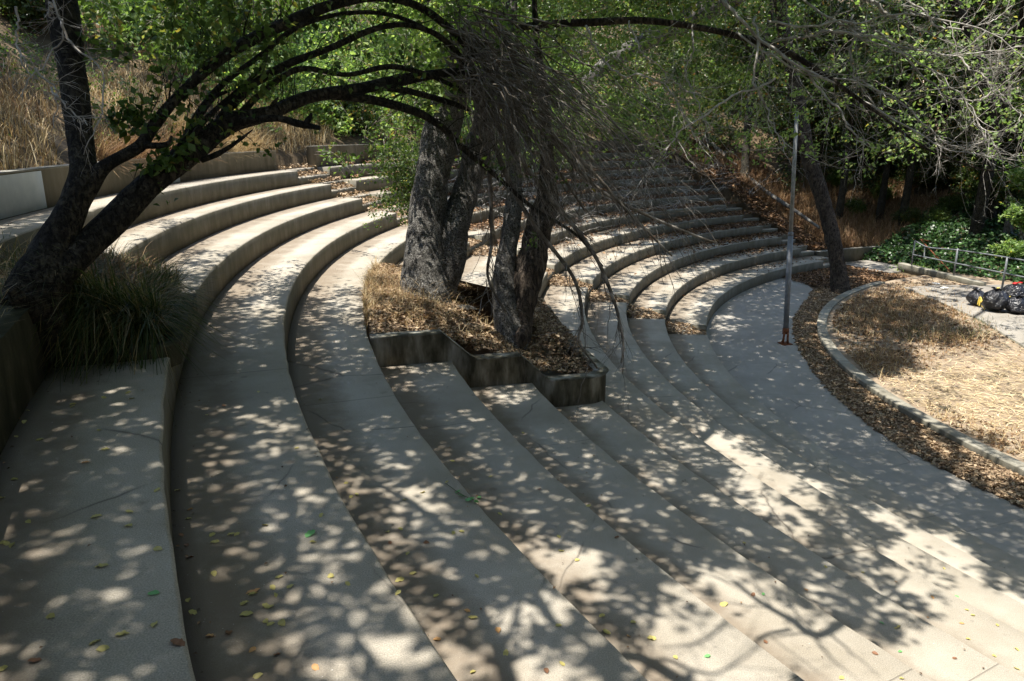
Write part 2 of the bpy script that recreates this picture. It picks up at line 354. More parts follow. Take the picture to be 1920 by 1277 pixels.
# planter between the steps
tp = tag(empty('planter', pol(25.7, 189, -2)), 'stepped concrete planter set across the steps, holding the two oaks', 'planter')
PA, PB = 194.4, 183.6
def ptop(r): return np.interp(r, [24.0, 24.86, 25.28, 25.95, 26.38, 28], [-1.6, -1.6, -1.2, -1.2, -.8, -.8])+.012
path = []; rf, rb_ = 27.33, 24.05
for r in np.linspace(rf, rb_+.22, 40): path.append((r, PA))
dg = math.degrees(.22/24.2)
for q in np.linspace(0, PI/2, 7)[1:]: path.append((rb_+.22-.22*math.sin(q), PA-dg*(1-math.cos(q))))
for a in np.linspace(PA-dg, PB+dg, 40)[1:]: path.append((rb_, a))
for q in np.linspace(0, PI/2, 7)[1:]: path.append((rb_+.22-.22*math.cos(q), PB+dg*(1-math.sin(q))))
for r in np.linspace(rb_+.22, rf, 30)[1:]: path.append((r, PB))
path = np.array(path); XY = np.array([pol(r, a)[:2] for r, a in path])
put('planter_wall', ribbon(XY, ptop(path[:, 0]), -2.46, -.16, 'planter_wall', M['oldwall'], .035), tp)
def ztop_pl(r): return np.interp(r, [24.2, 27.3], [-1.7, -.84])
rr = np.linspace(24.06, 27.36, 80); aa = np.linspace(PB+.2, PA-.2, 90); R_, A_ = np.meshgrid(rr, aa)
X_ = CX+R_*np.cos(np.radians(A_)); Y_ = CY+R_*np.sin(np.radians(A_))
def zsoil(x, y):
    r, a = topol(x, y); mnd = smooth(1., 2.4, PA-a)*smooth(0, 1., a-PB)*smooth(25.2, 24.4, r); e = smooth(0, .5, np.minimum(r-24.1, 27.5-r))*smooth(0, .8, np.minimum(a-PB, PA-a))
    zz = np.interp(r, [24.1, 24.9, 25.6, 26.4, 27.35], [-1.66, -1.56, -1.22, -.95, -.82])
    over = smooth(.9, 2.2, PA-a)*.1; return mnd*.17+np.minimum(zz+over, ptop(r)-.03+e*.2+over*.75)+e*.12*fbm(x*1.5, y*1.5)
Z_ = zsoil(X_, Y_); V = np.stack([X_, Y_, Z_], -1).reshape(-1, 3)
def gridfaces(n, m):
    i = np.arange(n-1)[:, None]*m; j = np.arange(m-1)[None]; return np.stack([i+j, i+j+1, i+m+j+1, i+m+j], -1).reshape(-1, 4)
put('soil', mesh('soil', V, gridfaces(90, 60), M['soil'], True), tp)
# planter at upper left with the leaning tree
MW = M['wall']; M['wall'] = M['mossy']
tq = tag(empty('planter', pol(30.3, 202, .2)), 'dark mossy concrete planter wall at left edge, below the leaning tree', 'planter')
put('planter_wall', ribbon(arc(30.19, 196.0, 214, 80), .58, -.1, -.2, 'planter_wall', M['wall'], .02), tq)
fr = np.array([pol(r, 200.7)[:2] for r in np.linspace(30.18, 29.42, 12)]); sd = arc(29.38, 200.6, 196.6, 20)
put('planter_wall', ribbon(np.vstack([fr, sd]), .1, -.1, -.12, 'planter_wall', M['wall'], .02), tq)
M['wall'] = MW
def soilpatch(r0, r1, a0, a1, f, n=30, m=50):
    R_, A_ = np.meshgrid(np.linspace(r0, r1, n), np.linspace(a0, a1, m)); X = CX+R_*np.cos(np.radians(A_)); Y = CY+R_*np.sin(np.radians(A_))
    return np.stack([X, Y, f(X, Y, R_, A_)], -1).reshape(-1, 3), gridfaces(m, n)
def zleft(X, Y, R, A): return .17+.35*smooth(29.4, 30.3, R)+.1*fbm(X*2, Y*2)+.0*A
V, Q = soilpatch(29.42, 30.86, 196.4, 200.68, zleft); put('soil', mesh('soil', V, Q, M['soil'], True), tq)
V, Q = soilpatch(30.3, 31.0, 200.6, 213.5, lambda X, Y, R, A: .5+.12*fbm(X*2, Y*2)+.1*(R-30.3)); put('soil', mesh('soil', V, Q, M['soil'], True), tq)

# ------------------------------------------------------------------ ground
WL = (np.array([17.2, 33.9]), np.array([21.8, 25.2]))
dv = WL[1]-WL[0]; dv = dv/np.linalg.norm(dv); nv = np.array([-dv[1], dv[0]])          # points to the right/back
def zhill(x, y):
    x = np.asarray(x, float); y = np.asarray(y, float); r, a = topol(x, y)
    up = 1.25+.56*np.clip(r-31.6, 0, 12)+.42*np.clip(r-43.6, 0, 200)
    lower = np.where(r < 31.6, -3.5+.44*(r-20.6), up)
    z = np.where(a > 121.2, np.where(r > 31.6, up, -4.15), np.where(r > 20.6, lower, -4.03))
    d2 = (x-WL[0][0])*nv[0]+(y-WL[0][1])*nv[1]
    z2 = -4.1+.42*np.clip(d2, 0, 60)
    side = (a < 112) | (a > 300)
    z = np.where(side & (d2 > 0), np.where(r > 20.6, np.maximum(z, z2), z2), z)
    bump = np.where(z > -3.98, (fbm(x*.35, y*.35, 4)-.5)*np.clip((z+4)*.35, 0, 1.1), 0)
    z = np.where((a >= 300) | (a < 60), np.minimum(z, 14), z)
    return z+bump
rad = np.concatenate([np.linspace(0.01, 20, 30), [20.4, 20.55, 20.62], np.linspace(21, 31.3, 24), [31.5, 31.56, 31.64], np.linspace(32, 60, 70), np.linspace(62, 260, 40)])
ang = np.radians(np.arange(0, 360.1, .75)); R_, A_ = np.meshgrid(rad, ang)
X_ = CX+R_*np.cos(A_); Y_ = CY+R_*np.sin(A_); Z_ = zhill(X_, Y_)
V = np.stack([X_, Y_, Z_], -1).reshape(-1, 3)
tag(obj('ground', mesh('ground', V, gridfaces(len(ang), len(rad))[:, ::-1], M['hill'], True)), kind='structure')
def hit_hill(px, py, lo=3, hi=150):
    r = ray(px, py)/F; prev = lo
    for d in np.arange(lo, hi, .35):
        p = np.array([r[0]*d, r[1]*d, HC+r[2]*d])
        if p[2] < zhill(p[0], p[1]): return p, d
    return np.array([r[0]*hi, r[1]*hi, HC+r[2]*hi]), hi
def flatring(r0, r1, a0, a1, z, name, mat, kind=True, wob=0):
    n = int(abs(a1-a0)/.4)+2; A = np.linspace(a0, a1, n); m_ = 6; V = []
    for i, q in enumerate(np.linspace(0, 1, m_)):
        r = r0(A) if callable(r0) else np.full(n, r0); r2 = r1(A) if callable(r1) else np.full(n, r1)
        rr_ = r+(r2-r)*q; V.append(np.stack([CX+rr_*np.cos(np.radians(A)), CY+rr_*np.sin(np.radians(A)), np.full(n, z)], 1))
    V = np.stack(V, 1).reshape(-1, 3); Q = gridfaces(n, m_)
    if a1 < a0: Q = Q[:, ::-1]
    o = obj(name, mesh(name, V, Q, mat, False, {'dirt': np.zeros(len(V))})); 
    return tag(o, kind='structure')
def rpath(A):                           # inner edge of the pavement
    return np.interp(A, [128, 133, 138, 143, 150, 158, 172, 182, 190, 200, 244], [19.4, 18.6, 17.5, 17.15, 16.98, 16.95, 16.97, 17.2, 17.42, 17.3, 17.2])
flatring(rpath, 19.6, 129, 244, -4.0, 'path', M['path'])
flatring(15.9, lambda A: rpath(A)+.1, 121, 244, -4.012, 'leaf_strip', M['soil'])
flatring(0.1, 16.2, 100, 250, -3.92, 'garden_bed', M['dirt'])
def poly(name, pts, z, mat, th=.0, kind='structure'):
    pts = np.array([p[:2] for p in pts]); n = len(pts); area = sum(pts[i][0]*pts[(i+1) % n][1]-pts[(i+1) % n][0]*pts[i][1] for i in range(n))
    if area < 0: pts = pts[::-1]
    V = np.vstack([np.column_stack([pts, np.full(n, z)]), np.column_stack([pts, np.full(n, z-th-.001)])]); i = np.arange(n); j = (i+1) % n
    fs = [np.arange(n)[None], np.stack([i+n, j+n, j, i], 1)]
    return tag(obj(name, mesh(name, V, fs, mat, False, {'dirt': np.zeros(2*n)})), kind=kind)
poly('far_pavement', [G(1592, 527, -4), G(1585, 492, -4), G(1640, 487, -4), G(1712, 484, -4), G(1712, 505, -4), G(1670, 512, -4), G(1625, 522, -4)], -3.985, M['path'], .06)
poly('pavement', [G(1695, 545, -4), G(1760, 572, -4), G(1835, 606, -4), G(1890, 640, -4), G(1925, 662, -4), (16.5, 17.5), (28, 12), (30, 24), (20.3, 28.6), G(1825, 541, -4), G(1760, 541, -4)], -3.86, M['path'], .16)
# ------------------------------------------------------------------ leaves and grass (vectorised)
def leafverts(C, D, Nn, L, W, fold=.25):
    """C base, D direction, N normal, each (n,3)"""
    S = np.cross(Nn, D); S /= np.linalg.norm(S, axis=1)[:, None]+1e-9; U = np.cross(D, S)
    L = np.broadcast_to(L, (len(C),))[:, None]; W = np.broadcast_to(W, (len(C),))[:, None]
    a = C; b_ = C+D*L*.45+S*W*.5+U*W*fold; c = C+D*L; d = C+D*L*.45-S*W*.5+U*W*fold
    V = np.stack([a, b_, c, d], 1).reshape(-1, 3); i = np.arange(len(C))[:, None]*4
    return V, np.vstack([i+np.array([[0, 2, 1]]), i+np.array([[0, 3, 2]])])
def unit(v): return v/(np.linalg.norm(v, axis=-1, keepdims=True)+1e-9)
def spray_cloud(C, per, spread, L, W, r_=None, up=.6):
    """sprays of leaves round centres C"""
    r_ = r_ or rng; n = len(C); D0 = unit(r_.normal(size=(n, 3))*[1, 1, .5])
    t_ = r_.random((n, per))*spread; B = C[:, None]+D0[:, None]*t_[..., None]+r_.normal(size=(n, per, 3))*spread*.16
    D = unit(D0[:, None]*.6+r_.normal(size=(n, per, 3))); Nn = unit(r_.normal(size=(n, per, 3))*.8+[0, 0, up])
    k = .7+.6*r_.random(n*per)
    return leafverts(B.reshape(-1, 3), D.reshape(-1, 3), Nn.reshape(-1, 3), L*k, W*k)
def litter(P, L, W, r_=None, tilt=.5, lift=.01):
    r_ = r_ or rng; n = len(P); a = r_.random(n)*2*PI
    D = np.stack([np.cos(a), np.sin(a), r_.normal(size=n)*tilt*.5], 1); D = unit(D); Nn = unit(np.stack([r_.normal(size=n)*tilt, r_.normal(size=n)*tilt, np.ones(n)], 1))
    k = .5+.9*r_.random(n); B = P+[0, 0, lift]-D*(L*k[:, None]*.5); V, Fq = leafverts(B, D, Nn, L*k, W*k, .3); return V, Fq
def blades(P, H, W, lean=.5, droop=.6, r_=None, ldir=None):
    r_ = r_ or rng; n = len(P); H = np.broadcast_to(H, (n,))*(.5+r_.random(n)); a = r_.random(n)*2*PI
    Dh = np.stack([np.cos(a), np.sin(a), np.zeros(n)], 1)
    if ldir is not None: Dh = unit(Dh*.7+ldir)
    l1 = lean*r_.random(n); S = np.stack([-np.sin(a), np.cos(a), np.zeros(n)], 1); V = []
    up = np.array([0, 0, 1.]); dr = droop*r_.random(n)
    for k, (h, o, wd) in enumerate(((0, 0, 1), (.42, .25, .9), (.8, .75, .6), (1., 1.35, 0))):
        z = h-dr*h*h*.9; c = P+Dh*(H*l1*o)[:, None]+up*(H*z)[:, None]
        if wd: V += [c-S*W*wd*.5, c+S*W*wd*.5]
        else: V += [c]
    V = np.stack(V, 1).reshape(-1, 3); i = np.arange(n)[:, None]*7
    q = np.vstack([i+np.array([[0, 1, 3, 2]]), i+np.array([[2, 3, 5, 4]])]); tr = i+np.array([[4, 5, 6]])
    return V, [q, tr]
def polar_pts(n, r0, r1, a0, a1, r_=None):
    r_ = r_ or rng; a = np.radians(a0+(a1-a0)*r_.random(n)); r = np.sqrt(r0**2+(r1**2-r0**2)*r_.random(n)); return CX+r*np.cos(a), CY+r*np.sin(a), r, np.degrees(a)
# ------------------------------------------------------------------ trees
def barktube(mb, P, R, k=20, amp=.1, freq=3., ridge=.5, seed=0.):
    P = np.asarray(P, float); n = len(P)
    T = np.gradient(P, axis=0); T = unit(T); ref = np.array([0, 1., 0]) if abs(T[0, 1]) < .9 else np.array([1., 0, 0])
    u = unit(np.cross(T[0], ref)); U = [u]
    for i in range(1, n): u = U[-1]-T[i]*np.dot(U[-1], T[i]); U.append(unit(u))
    U = np.array(U); W = np.cross(T, U); th = np.arange(k)*2*PI/k
    Dn = np.cos(th)[None, :, None]*U[:, None]+np.sin(th)[None, :, None]*W[:, None]
    disp = np.zeros((n, k))
    for i in range(n):
        r = R[i]
        for j in range(k):
            q = P[i]+Dn[i, j]*r
            v = mn.noise(Vector(q*freq*.5)+Vector((seed, 0, 0)))*.9+mn.noise(Vector((q[0]*freq*3, q[1]*freq*3, q[2]*freq*1.1+seed)))*ridge+abs(mn.noise(Vector(q*freq*5)))*.35*ridge
            disp[i, j] = v*amp*r
    V = P[:, None]+Dn*(R[:, None]+disp)[..., None]; V = np.vstack([V.reshape(-1, 3), P[-1], P[0]])
    i = np.arange(n-1)[:, None]*k; j = np.arange(k)[None]; j2 = (j+1) % k; e = (n-1)*k; jj = np.arange(k)
    mb.add(V, [np.stack([i+j, i+j2, i+k+j2, i+k+j], -1).reshape(-1, 4), np.stack([e+jj, e+(jj+1) % k, np.full(k, n*k)], 1), np.stack([(jj+1) % k, jj, np.full(k, n*k+1)], 1)])
def limb(rows, n=40):                   # rows: px, py, depth, width in px
    S = spline(np.array(rows, float), n); P = np.array([at(a, b, c) for a, b, c, _ in S]); R = np.maximum(S[:, 3], .6)*.45/F*S[:, 2]; return P, R
def addlimb(name, rows, mat, par, n=40, k=16, amp=.12, freq=4., ridge=.5):
    P, R = limb(rows, n); mb = MB(); barktube(mb, P, R, k, amp, freq, ridge, seed=len(rows)*1.7); return put(name, mb.make(name, mat, True), par), P, R
def wiggle(P, amp, r_): 
    n = len(P); w_ = np.cumsum(r_.normal(size=(n, 3)), 0); w_ -= np.linspace(0, 1, n)[:, None]*w_[-1]*.7; return P+w_*amp/np.sqrt(n)
def twig(mb, P0, P1, sag, r0, r_, subs=5, sublen=.35, depth=1, seg=9, k=4, down=.5, spread=.9, a=0.):
    """curved dead twig from P0 to P1 with side twigs"""
    t_ = np.linspace(0, 1, seg)[:, None]; L = np.linalg.norm(P1-P0)
    P = P0+(P1-P0)*t_+np.array([0, 0, 1.])*sag*4*t_*(1-t_); P = wiggle(P, L*.055, r_)
    R = r0*(1-.85*t_[:, 0]); mb.tube(P, R, k, a, cap=False)
    if depth <= 0: return
    for s in range(subs):
        q = r_.uniform(.15, .97); i = min(int(q*(seg-1)), seg-2); f = q*(seg-1)-i; B = P[i]*(1-f)+P[i+1]*f
        T = unit(P[i+1]-P[i]); D = unit(T*1.+unit(r_.normal(size=3))*spread+np.array([0, 0, -down]))
        l = sublen*r_.uniform(.35, 1.25)*(1.1-q*.6)
        twig(mb, B, B+D*l, r_.normal()*.04*l, max(R[i]*.55, .0016), r_, max(1, subs//2), sublen*.45, depth-1, 6, 3, down, spread, a)

# ---- leaning tree at the left
T1 = tag(empty('leaning_tree', at(105, 575, 5.7)), 'dark forked tree at the left edge whose long limbs arch over the steps', 'tree')
bk = M['bark']; dkb = []
addlimb('trunk', [(48, 590, 5.6, 110), (82, 520, 5.65, 104), (108, 450, 5.7, 74), (138, 385, 5.75, 60), (157, 335, 5.8, 58), (154, 285, 5.85, 50), (143, 200, 5.9, 54), (130, 100, 6., 58), (115, 0, 6.1, 58), (108, -120, 6.2, 52), (130, -300, 6.3, 44)], bk, T1, 70, 20, .16)
addlimb('limb', [(70, 545, 5.6, 80), (130, 492, 5.7, 62), (200, 425, 5.9, 58), (285, 342, 6.1, 54), (370, 275, 6.35, 50), (430, 232, 6.55, 40), (505, 212, 6.8, 30), (580, 182, 7.1, 27), (680, 165, 7.5, 24), (780, 145, 7.9, 22), (870, 132, 8.2, 16)], bk, T1, 70, 16, .14)
addlimb('limb', [(160, 350, 5.8, 50), (200, 310, 5.8, 27), (262, 274, 5.9, 25), (285, 240, 6., 24), (330, 185, 6.2, 22), (400, 120, 6.5, 22), (470, 75, 6.9, 24), (540, 42, 7.2, 24), (620, 10, 7.5, 22), (700, -5, 7.8, 18), (780, 10, 8., 16), (850, 60, 8.2, 15), (890, 110, 8.3, 12)], bk, T1, 80, 14, .12)
addlimb('branch', [(330, 300, 6.2, 18), (365, 225, 6.4, 15), (410, 165, 6.6, 13), (480, 110, 6.9, 11), (560, 50, 7.2, 10), (650, 25, 7.5, 9), (740, 30, 7.8, 9), (830, 75, 8.1, 8), (900, 150, 8.3, 7)], bk, T1, 50, 10, .1)
addlimb('branch', [(395, 262, 6.45, 24), (430, 200, 6.6, 20), (475, 158, 6.8, 17), (540, 120, 7., 16), (620, 90, 7.3, 13), (700, 55, 7.6, 12), (770, 48, 7.8, 11), (840, 80, 8., 11), (905, 165, 8.3, 9)], bk, T1, 50, 10, .1)
addlimb('branch', [(440, 225, 6.6, 16), (490, 175, 6.8, 13), (560, 130, 7.1, 12), (650, 140, 7.4, 10), (730, 125, 7.7, 11), (800, 140, 7.9, 10), (880, 175, 8.2, 8)], bk, T1, 50, 10, .1)
addlimb('branch', [(620, 178, 7.3, 20), (700, 188, 7.5, 19), (780, 210, 7.7, 17), (830, 240, 7.9, 14), (870, 280, 8., 12), (930, 330, 8.2, 10), (1000, 390, 8.4, 8), (1080, 440, 8.6, 6), (1130, 500, 8.7, 5)], bk, T1, 50, 10, .12)
addlimb('branch', [(690, 160, 7.5, 16), (760, 170, 7.7, 13), (830, 188, 8., 12), (880, 205, 8.2, 9)], bk, T1, 30, 10, .1)
addlimb('broken_branch', [(430, 235, 6.6, 28), (470, 226, 6.5, 17), (520, 222, 6.5, 14), (560, 232, 6.5, 13), (600, 240, 6.5, 8)], bk, T1, 30, 12, .25)
addlimb('broken_branch', [(570, 236, 6.5, 10), (580, 222, 6.5, 9), (584, 212, 6.5, 4)], bk, T1, 10, 8, .4)
addlimb('broken_branch', [(378, 300, 6.35, 14), (405, 290, 6.32, 13), (430, 276, 6.3, 9), (455, 258, 6.3, 6), (474, 243, 6.3, 2)], bk, T1, 20, 10, .25)
addlimb('broken_branch', [(268, 272, 5.9, 16), (300, 273, 5.9, 12), (316, 268, 5.9, 9), (322, 255, 5.9, 4)], bk, T1, 16, 10, .2)
addlimb('broken_branch', [(505, 214, 6.8, 14), (513, 195, 6.8, 11), (522, 182, 6.8, 3)], bk, T1, 10, 8, .4)
for q in ([(318, 300, 6.15, 12), (360, 240, 6.3, 9), (400, 185, 6.4, 8), (425, 172, 6.5, 6)], [(345, 290, 6.2, 13), (372, 240, 6.3, 11), (410, 200, 6.5, 9), (450, 165, 6.7, 8), (495, 120, 6.9, 7), (500, 80, 7, 4)],
          [(60, 590, 5.5, 50), (35, 560, 5.3, 34), (20, 540, 5.2, 20)], [(95, 590, 5.6, 60), (90, 640, 5.7, 46), (88, 680, 5.75, 20)]):
    addlimb('branch', q, bk, T1, 24, 10, .2)
TL = [o for o in T1.children]
r_ = np.random.default_rng(21); mb = MB(); SH = []
for rows, n_ in (([(200, 425, 5.9, 5), (285, 342, 6.1, 5), (370, 275, 6.35, 5), (430, 232, 6.55, 4), (505, 212, 6.8, 4), (580, 182, 7.1, 4), (680, 165, 7.5, 4), (780, 145, 7.9, 4)], 40), ([(262, 274, 5.9, 4), (330, 185, 6.2, 4), (400, 120, 6.5, 4), (470, 75, 6.9, 4), (540, 42, 7.2, 4), (700, -5, 7.8, 4), (850, 60, 8.2, 4)], 45),
                 ([(395, 262, 6.45, 4), (475, 158, 6.8, 4), (620, 90, 7.3, 4), (770, 48, 7.8, 4), (905, 165, 8.3, 4)], 30), ([(620, 178, 7.3, 4), (780, 210, 7.7, 4), (870, 280, 8., 4), (1000, 390, 8.4, 4)], 26)):
    P, R = limb(rows, 60)
    for s_ in range(n_):
        i = r_.integers(1, 58); D = unit(unit(P[i+1]-P[i])*.8+r_.normal(size=3)*[.5, .5, .5]+[0, 0, .55]); l = r_.uniform(.15, .75); twig(mb, P[i], P[i]+D*l, 0, .006, r_, 4, .25, 1, 8, 4, -.1, .9)
        if r_.random() < .45: SH.append(P[i]+D*l)
put('twigs', mb.make('twigs', M['bark']), T1)['kind'] = 'stuff'
V, Q = spray_cloud(np.repeat(np.array(SH), 3, 0)+r_.normal(size=(len(SH)*3, 3))*.08, 5, .16, .06, .042, r_, .5); put('leaves', mesh('leaves', V, Q, M['leaf']), T1)['kind'] = 'stuff'
# drooping dead mass
r_ = np.random.default_rng(11); mb = MB()
for i in range(210):
    sx, sy = r_.uniform(830, 935), r_.uniform(20, 190); d0 = 8.1+r_.normal()*.25
    u_ = r_.random()
    if u_ < .38: ex, ey = r_.uniform(900, 1130), r_.uniform(270, 540)
    elif u_ < .85: ex, ey = r_.uniform(1040, 1360), r_.uniform(250, 540)
    else: ex, ey = r_.uniform(860, 1010), r_.uniform(200, 430)
    d1 = d0+r_.uniform(-.7, 1.3); A_, B_ = at(sx, sy, d0), at(ex, ey, d1); L = np.linalg.norm(B_-A_)
    twig(mb, A_, B_, .11*L*r_.uniform(.6, 1.5), r_.uniform(.004, .011), r_, 6, .5, 2, 13, 4, .4, 1.)
for q in ([(860, 110), (900, 200), (950, 330), (1000, 420), (1075, 520), (1092, 600), (1085, 640), (1120, 690)], [(880, 120), (940, 250), (1040, 380), (1110, 470), (1150, 560), (1168, 640), (1165, 680)], [(870, 90), (905, 200), (918, 330), (922, 450), (915, 520), (950, 590)],
          [(880, 60), (960, 170), (1050, 280), (1130, 360), (1250, 420), (1340, 455)], [(880, 80), (950, 190), (1010, 270), (1060, 340), (1100, 400)], [(895, 100), (985, 210), (1090, 300), (1180, 400), (1260, 480)]):
    rows = [(x, y, 8.2+.15*i, w_) for i, ((x, y), w_) in enumerate(zip(q, np.linspace(13, 4, len(q))))]
    P, R = limb(rows, 40); mb.tube(P, R, 7)
    for s in range(22):
        i = r_.integers(8, 38); D = unit(unit(P[i]-P[i-1])+r_.normal(size=3)*.7+[0, 0, -.5]); twig(mb, P[i], P[i]+D*r_.uniform(.3, .9), 0, .006, r_, 5, .35, 1, 8, 4, .5, .8)
put('dead_twigs', mb.make('dead_twigs', M['twigdark']), T1)['kind'] = 'stuff'
# pale twigs at the extreme left and leafy shoots
mb = MB(); 
for q in ([(92, -10, 5), (112, 40, 5), (113, 75, 5), (85, 118, 5), (55, 160, 4.9), (35, 190, 4.9)], [(70, 135, 5), (90, 165, 5), (103, 190, 5), (102, 250, 5)], [(30, 10, 5), (26, 60, 5), (50, 120, 5), (75, 145, 5)],
          [(120, 30, 5.2), (140, 80, 5.2), (175, 120, 5.2), (182, 200, 5.2), (178, 230, 5.2), (155, 285, 5.2)], [(92, 0, 5), (105, 35, 5)], [(95, 165, 5), (130, 200, 5), (170, 235, 5)]):
    P, R = limb([(*p, w_) for p, w_ in zip(q, np.linspace(5.5, 1.6, len(q)))], 24); P = wiggle(P, .05, r_); mb.tube(P, R, 6)
    for s in range(9):
        i = r_.integers(4, 23); D = unit(r_.normal(size=3)+[0.3, 0, -.2]); twig(mb, P[i], P[i]+D*r_.uniform(.1, .35), 0, .003, r_, 3, .15, 1, 6, 3)
o = put('dead_twigs', mb.make('dead_twigs', M['twigpale']), T1); o['kind'] = 'stuff'
def leafy(par, stems, mat, n, L, W, spread=.1, r0=.004, name='leaves', sm='bark'):
    mb = MB(); C = []
    for q in stems:
        P, R = limb([(*p, 1) for p in q], 24); mb.tube(P, np.linspace(r0, .0015, 24), 5); k = r_.integers(4, 24, n); C.append(P[k]+r_.normal(size=(n, 3))*spread*.35)
    put('stem', mb.make('stem', M[sm]), par)['kind'] = 'stuff'; V, Q = spray_cloud(np.vstack(C), 3, spread, L, W, r_, .5); put(name, mesh(name, V, Q, mat), par)['kind'] = 'stuff'
leafy(T1, [[(300, 260, 6), (270, 235, 6), (235, 225, 6), (190, 220, 5.9)], [(300, 190, 6.1), (260, 200, 6), (215, 240, 6)], [(318, 268, 6), (300, 300, 6), (280, 330, 6)], [(330, 330, 6.1), (335, 280, 6.1), (345, 230, 6.1)],
           [(385, 210, 6.3), (340, 170, 6.3), (320, 110, 6.3), (325, 40, 6.3), (335, -20, 6.3)], [(350, 230, 6.3), (360, 150, 6.3), (375, 70, 6.3), (378, -10, 6.3)], [(440, 190, 6.6), (428, 110, 6.6), (430, 30, 6.6), (418, -20, 6.6)],
           [(455, 190, 6.6), (495, 130, 6.6), (505, 60, 6.6)], [(400, 250, 6.3), (330, 165, 6.2), (240, 110, 6.1), (170, 60, 6.)]], M['leaf'], 26, .075, .055, .11)
# ---- the two oaks in the planter
T2 = tag(empty('oak_tree', at(800, 575, 12.5)), 'oak with thick rough grey bark, larger of the two in the planter', 'tree')
ob = M['oakbark']
addlimb('trunk', [(795, 605, 12.3, 150), (798, 575, 12.4, 112), (797, 540, 12.45, 98), (796, 480, 12.5, 82), (800, 400, 12.6, 74), (812, 320, 12.7, 70), (830, 240, 12.8, 72), (850, 160, 12.8, 66), (858, 60, 12.8, 60), (850, -60, 12.9, 55), (830, -260, 13, 46)], ob, T2, 130, 40, .16, 2.6, .7)
addlimb('trunk', [(838, 560, 12.5, 30), (842, 500, 12.6, 58), (850, 430, 12.7, 62), (868, 370, 12.9, 56), (890, 300, 13.1, 52), (915, 200, 13.4, 50), (935, 90, 13.6, 48), (950, -60, 13.8, 44)], ob, T2, 90, 30, .2, 2.6, .7)
addlimb('root_burl', [(770, 585, 12.1, 60), (810, 583, 12.1, 44), (845, 588, 12.2, 38), (885, 590, 12.4, 30), (905, 600, 12.4, 12)], ob, T2, 30, 16, .3, 3)
addlimb('limb', [(915, 120, 13.5, 34), (960, 60, 13., 18), (1020, 46, 12.5, 15), (1110, 42, 12.3, 15), (1200, 38, 12.1, 14), (1300, 50, 11.9, 13), (1400, 72, 11.7, 13), (1480, 100, 11.5, 13), (1560, 150, 11.3, 9), (1650, 215, 11.1, 6), (1740, 280, 11, 4), (1860, 320, 10.8, 3), (1940, 300, 10.8, 2)], M['redbark'], T2, 90, 12, .12)
T3 = tag(empty('oak_tree', at(958, 645, 11.7)), 'shorter twin stemmed oak with brown bark at the front of the planter', 'tree')
addlimb('trunk', [(962, 665, 11.5, 82), (958, 630, 11.6, 70), (950, 580, 11.6, 54), (945, 510, 11.7, 46), (958, 430, 11.8, 40), (965, 350, 12, 34), (960, 260, 12.1, 30), (955, 150, 12.2, 28), (960, -50, 12.3, 24)], ob, T3, 90, 26, .2, 3., .7)
addlimb('trunk', [(972, 650, 11.6, 56), (976, 590, 11.65, 50), (990, 520, 11.7, 62), (1005, 450, 11.8, 60), (1022, 380, 11.9, 48), (1026, 300, 12.1, 32), (1020, 200, 12.3, 22), (1005, 60, 12.6, 14), (1000, -80, 12.8, 10)], M['redbark'], T3, 90, 26, .22, 3., .8)
addlimb('burl', [(968, 660, 11.35, 20), (978, 632, 11.3, 34), (985, 612, 11.35, 18)], M['redbark'], T3, 12, 14, .3)
# pale twigs thrown out to the right by the long limb
mb = MB(); r_ = np.random.default_rng(5)
P, R = limb([(1200, 38, 12.1, 8), (1300, 50, 11.9, 8), (1400, 72, 11.7, 8), (1480, 100, 11.5, 8), (1560, 150, 11.3, 7), (1650, 215, 11.1, 5), (1740, 280, 11, 4)], 60)
for q, w0 in (([(1340, -30), (1370, 20), (1440, 70), (1530, 130), (1640, 190), (1750, 250), (1840, 290)], 8), ([(1450, 75), (1560, 70), (1680, 90), (1800, 110), (1930, 90)], 6), ([(1480, 100), (1560, 190), (1600, 260), (1620, 300)], 6),
              ([(1440, 40), (1600, 40), (1700, 30), (1850, 60), (1930, 140)], 5), ([(1590, -10), (1660, 20), (1720, 40)], 11), ([(1420, 30), (1415, 130), (1440, 200), (1470, 250), (1480, 290)], 6), ([(1450, 140), (1380, 175), (1310, 215), (1260, 260), (1230, 300), (1190, 370)], 5),
              ([(1500, 0), (1600, 70), (1720, 130), (1830, 230), (1880, 320)], 5), ([(1640, 60), (1760, 170), (1850, 190), (1930, 120)], 5), ([(1700, 0), (1800, 60), (1900, 10)], 5), ([(1380, 60), (1500, 130), (1650, 160), (1760, 250), (1900, 310)], 5),
              ([(1300, 50), (1290, 150), (1330, 230)], 4), ([(1180, 40), (1220, 120), (1300, 180)], 4), ([(1100, 45), (1150, 120), (1250, 160), (1310, 260)], 5), ([(1600, 30), (1620, 150), (1690, 210)], 5), ([(1800, 100), (1880, 200), (1930, 230)], 4)):
    rows = [(x, y, 11.6-.12*i+r_.normal()*.1, w_) for i, ((x, y), w_) in enumerate(zip(q, np.linspace(w0, 2., len(q))))]
    P2, R2 = limb(rows, 36); P2 = wiggle(P2, .12, r_); mb.tube(P2, R2, 6)
    L = np.sum(np.linalg.norm(np.diff(P2, axis=0), axis=1)); m_ = int(L*8)
    for s in range(m_):
        i = r_.integers(4, 35); T = unit(P2[i]-P2[i-1]); D = unit(T*.9+unit(r_.normal(size=3)*[1, .8, 1])*1.); l = r_.uniform(.25, 1.3)
        twig(mb, P2[i], P2[i]+D*l, -.1*l*r_.random(), 0.0052, r_, 4, .45, 2, 10, 4, -.02, .8)
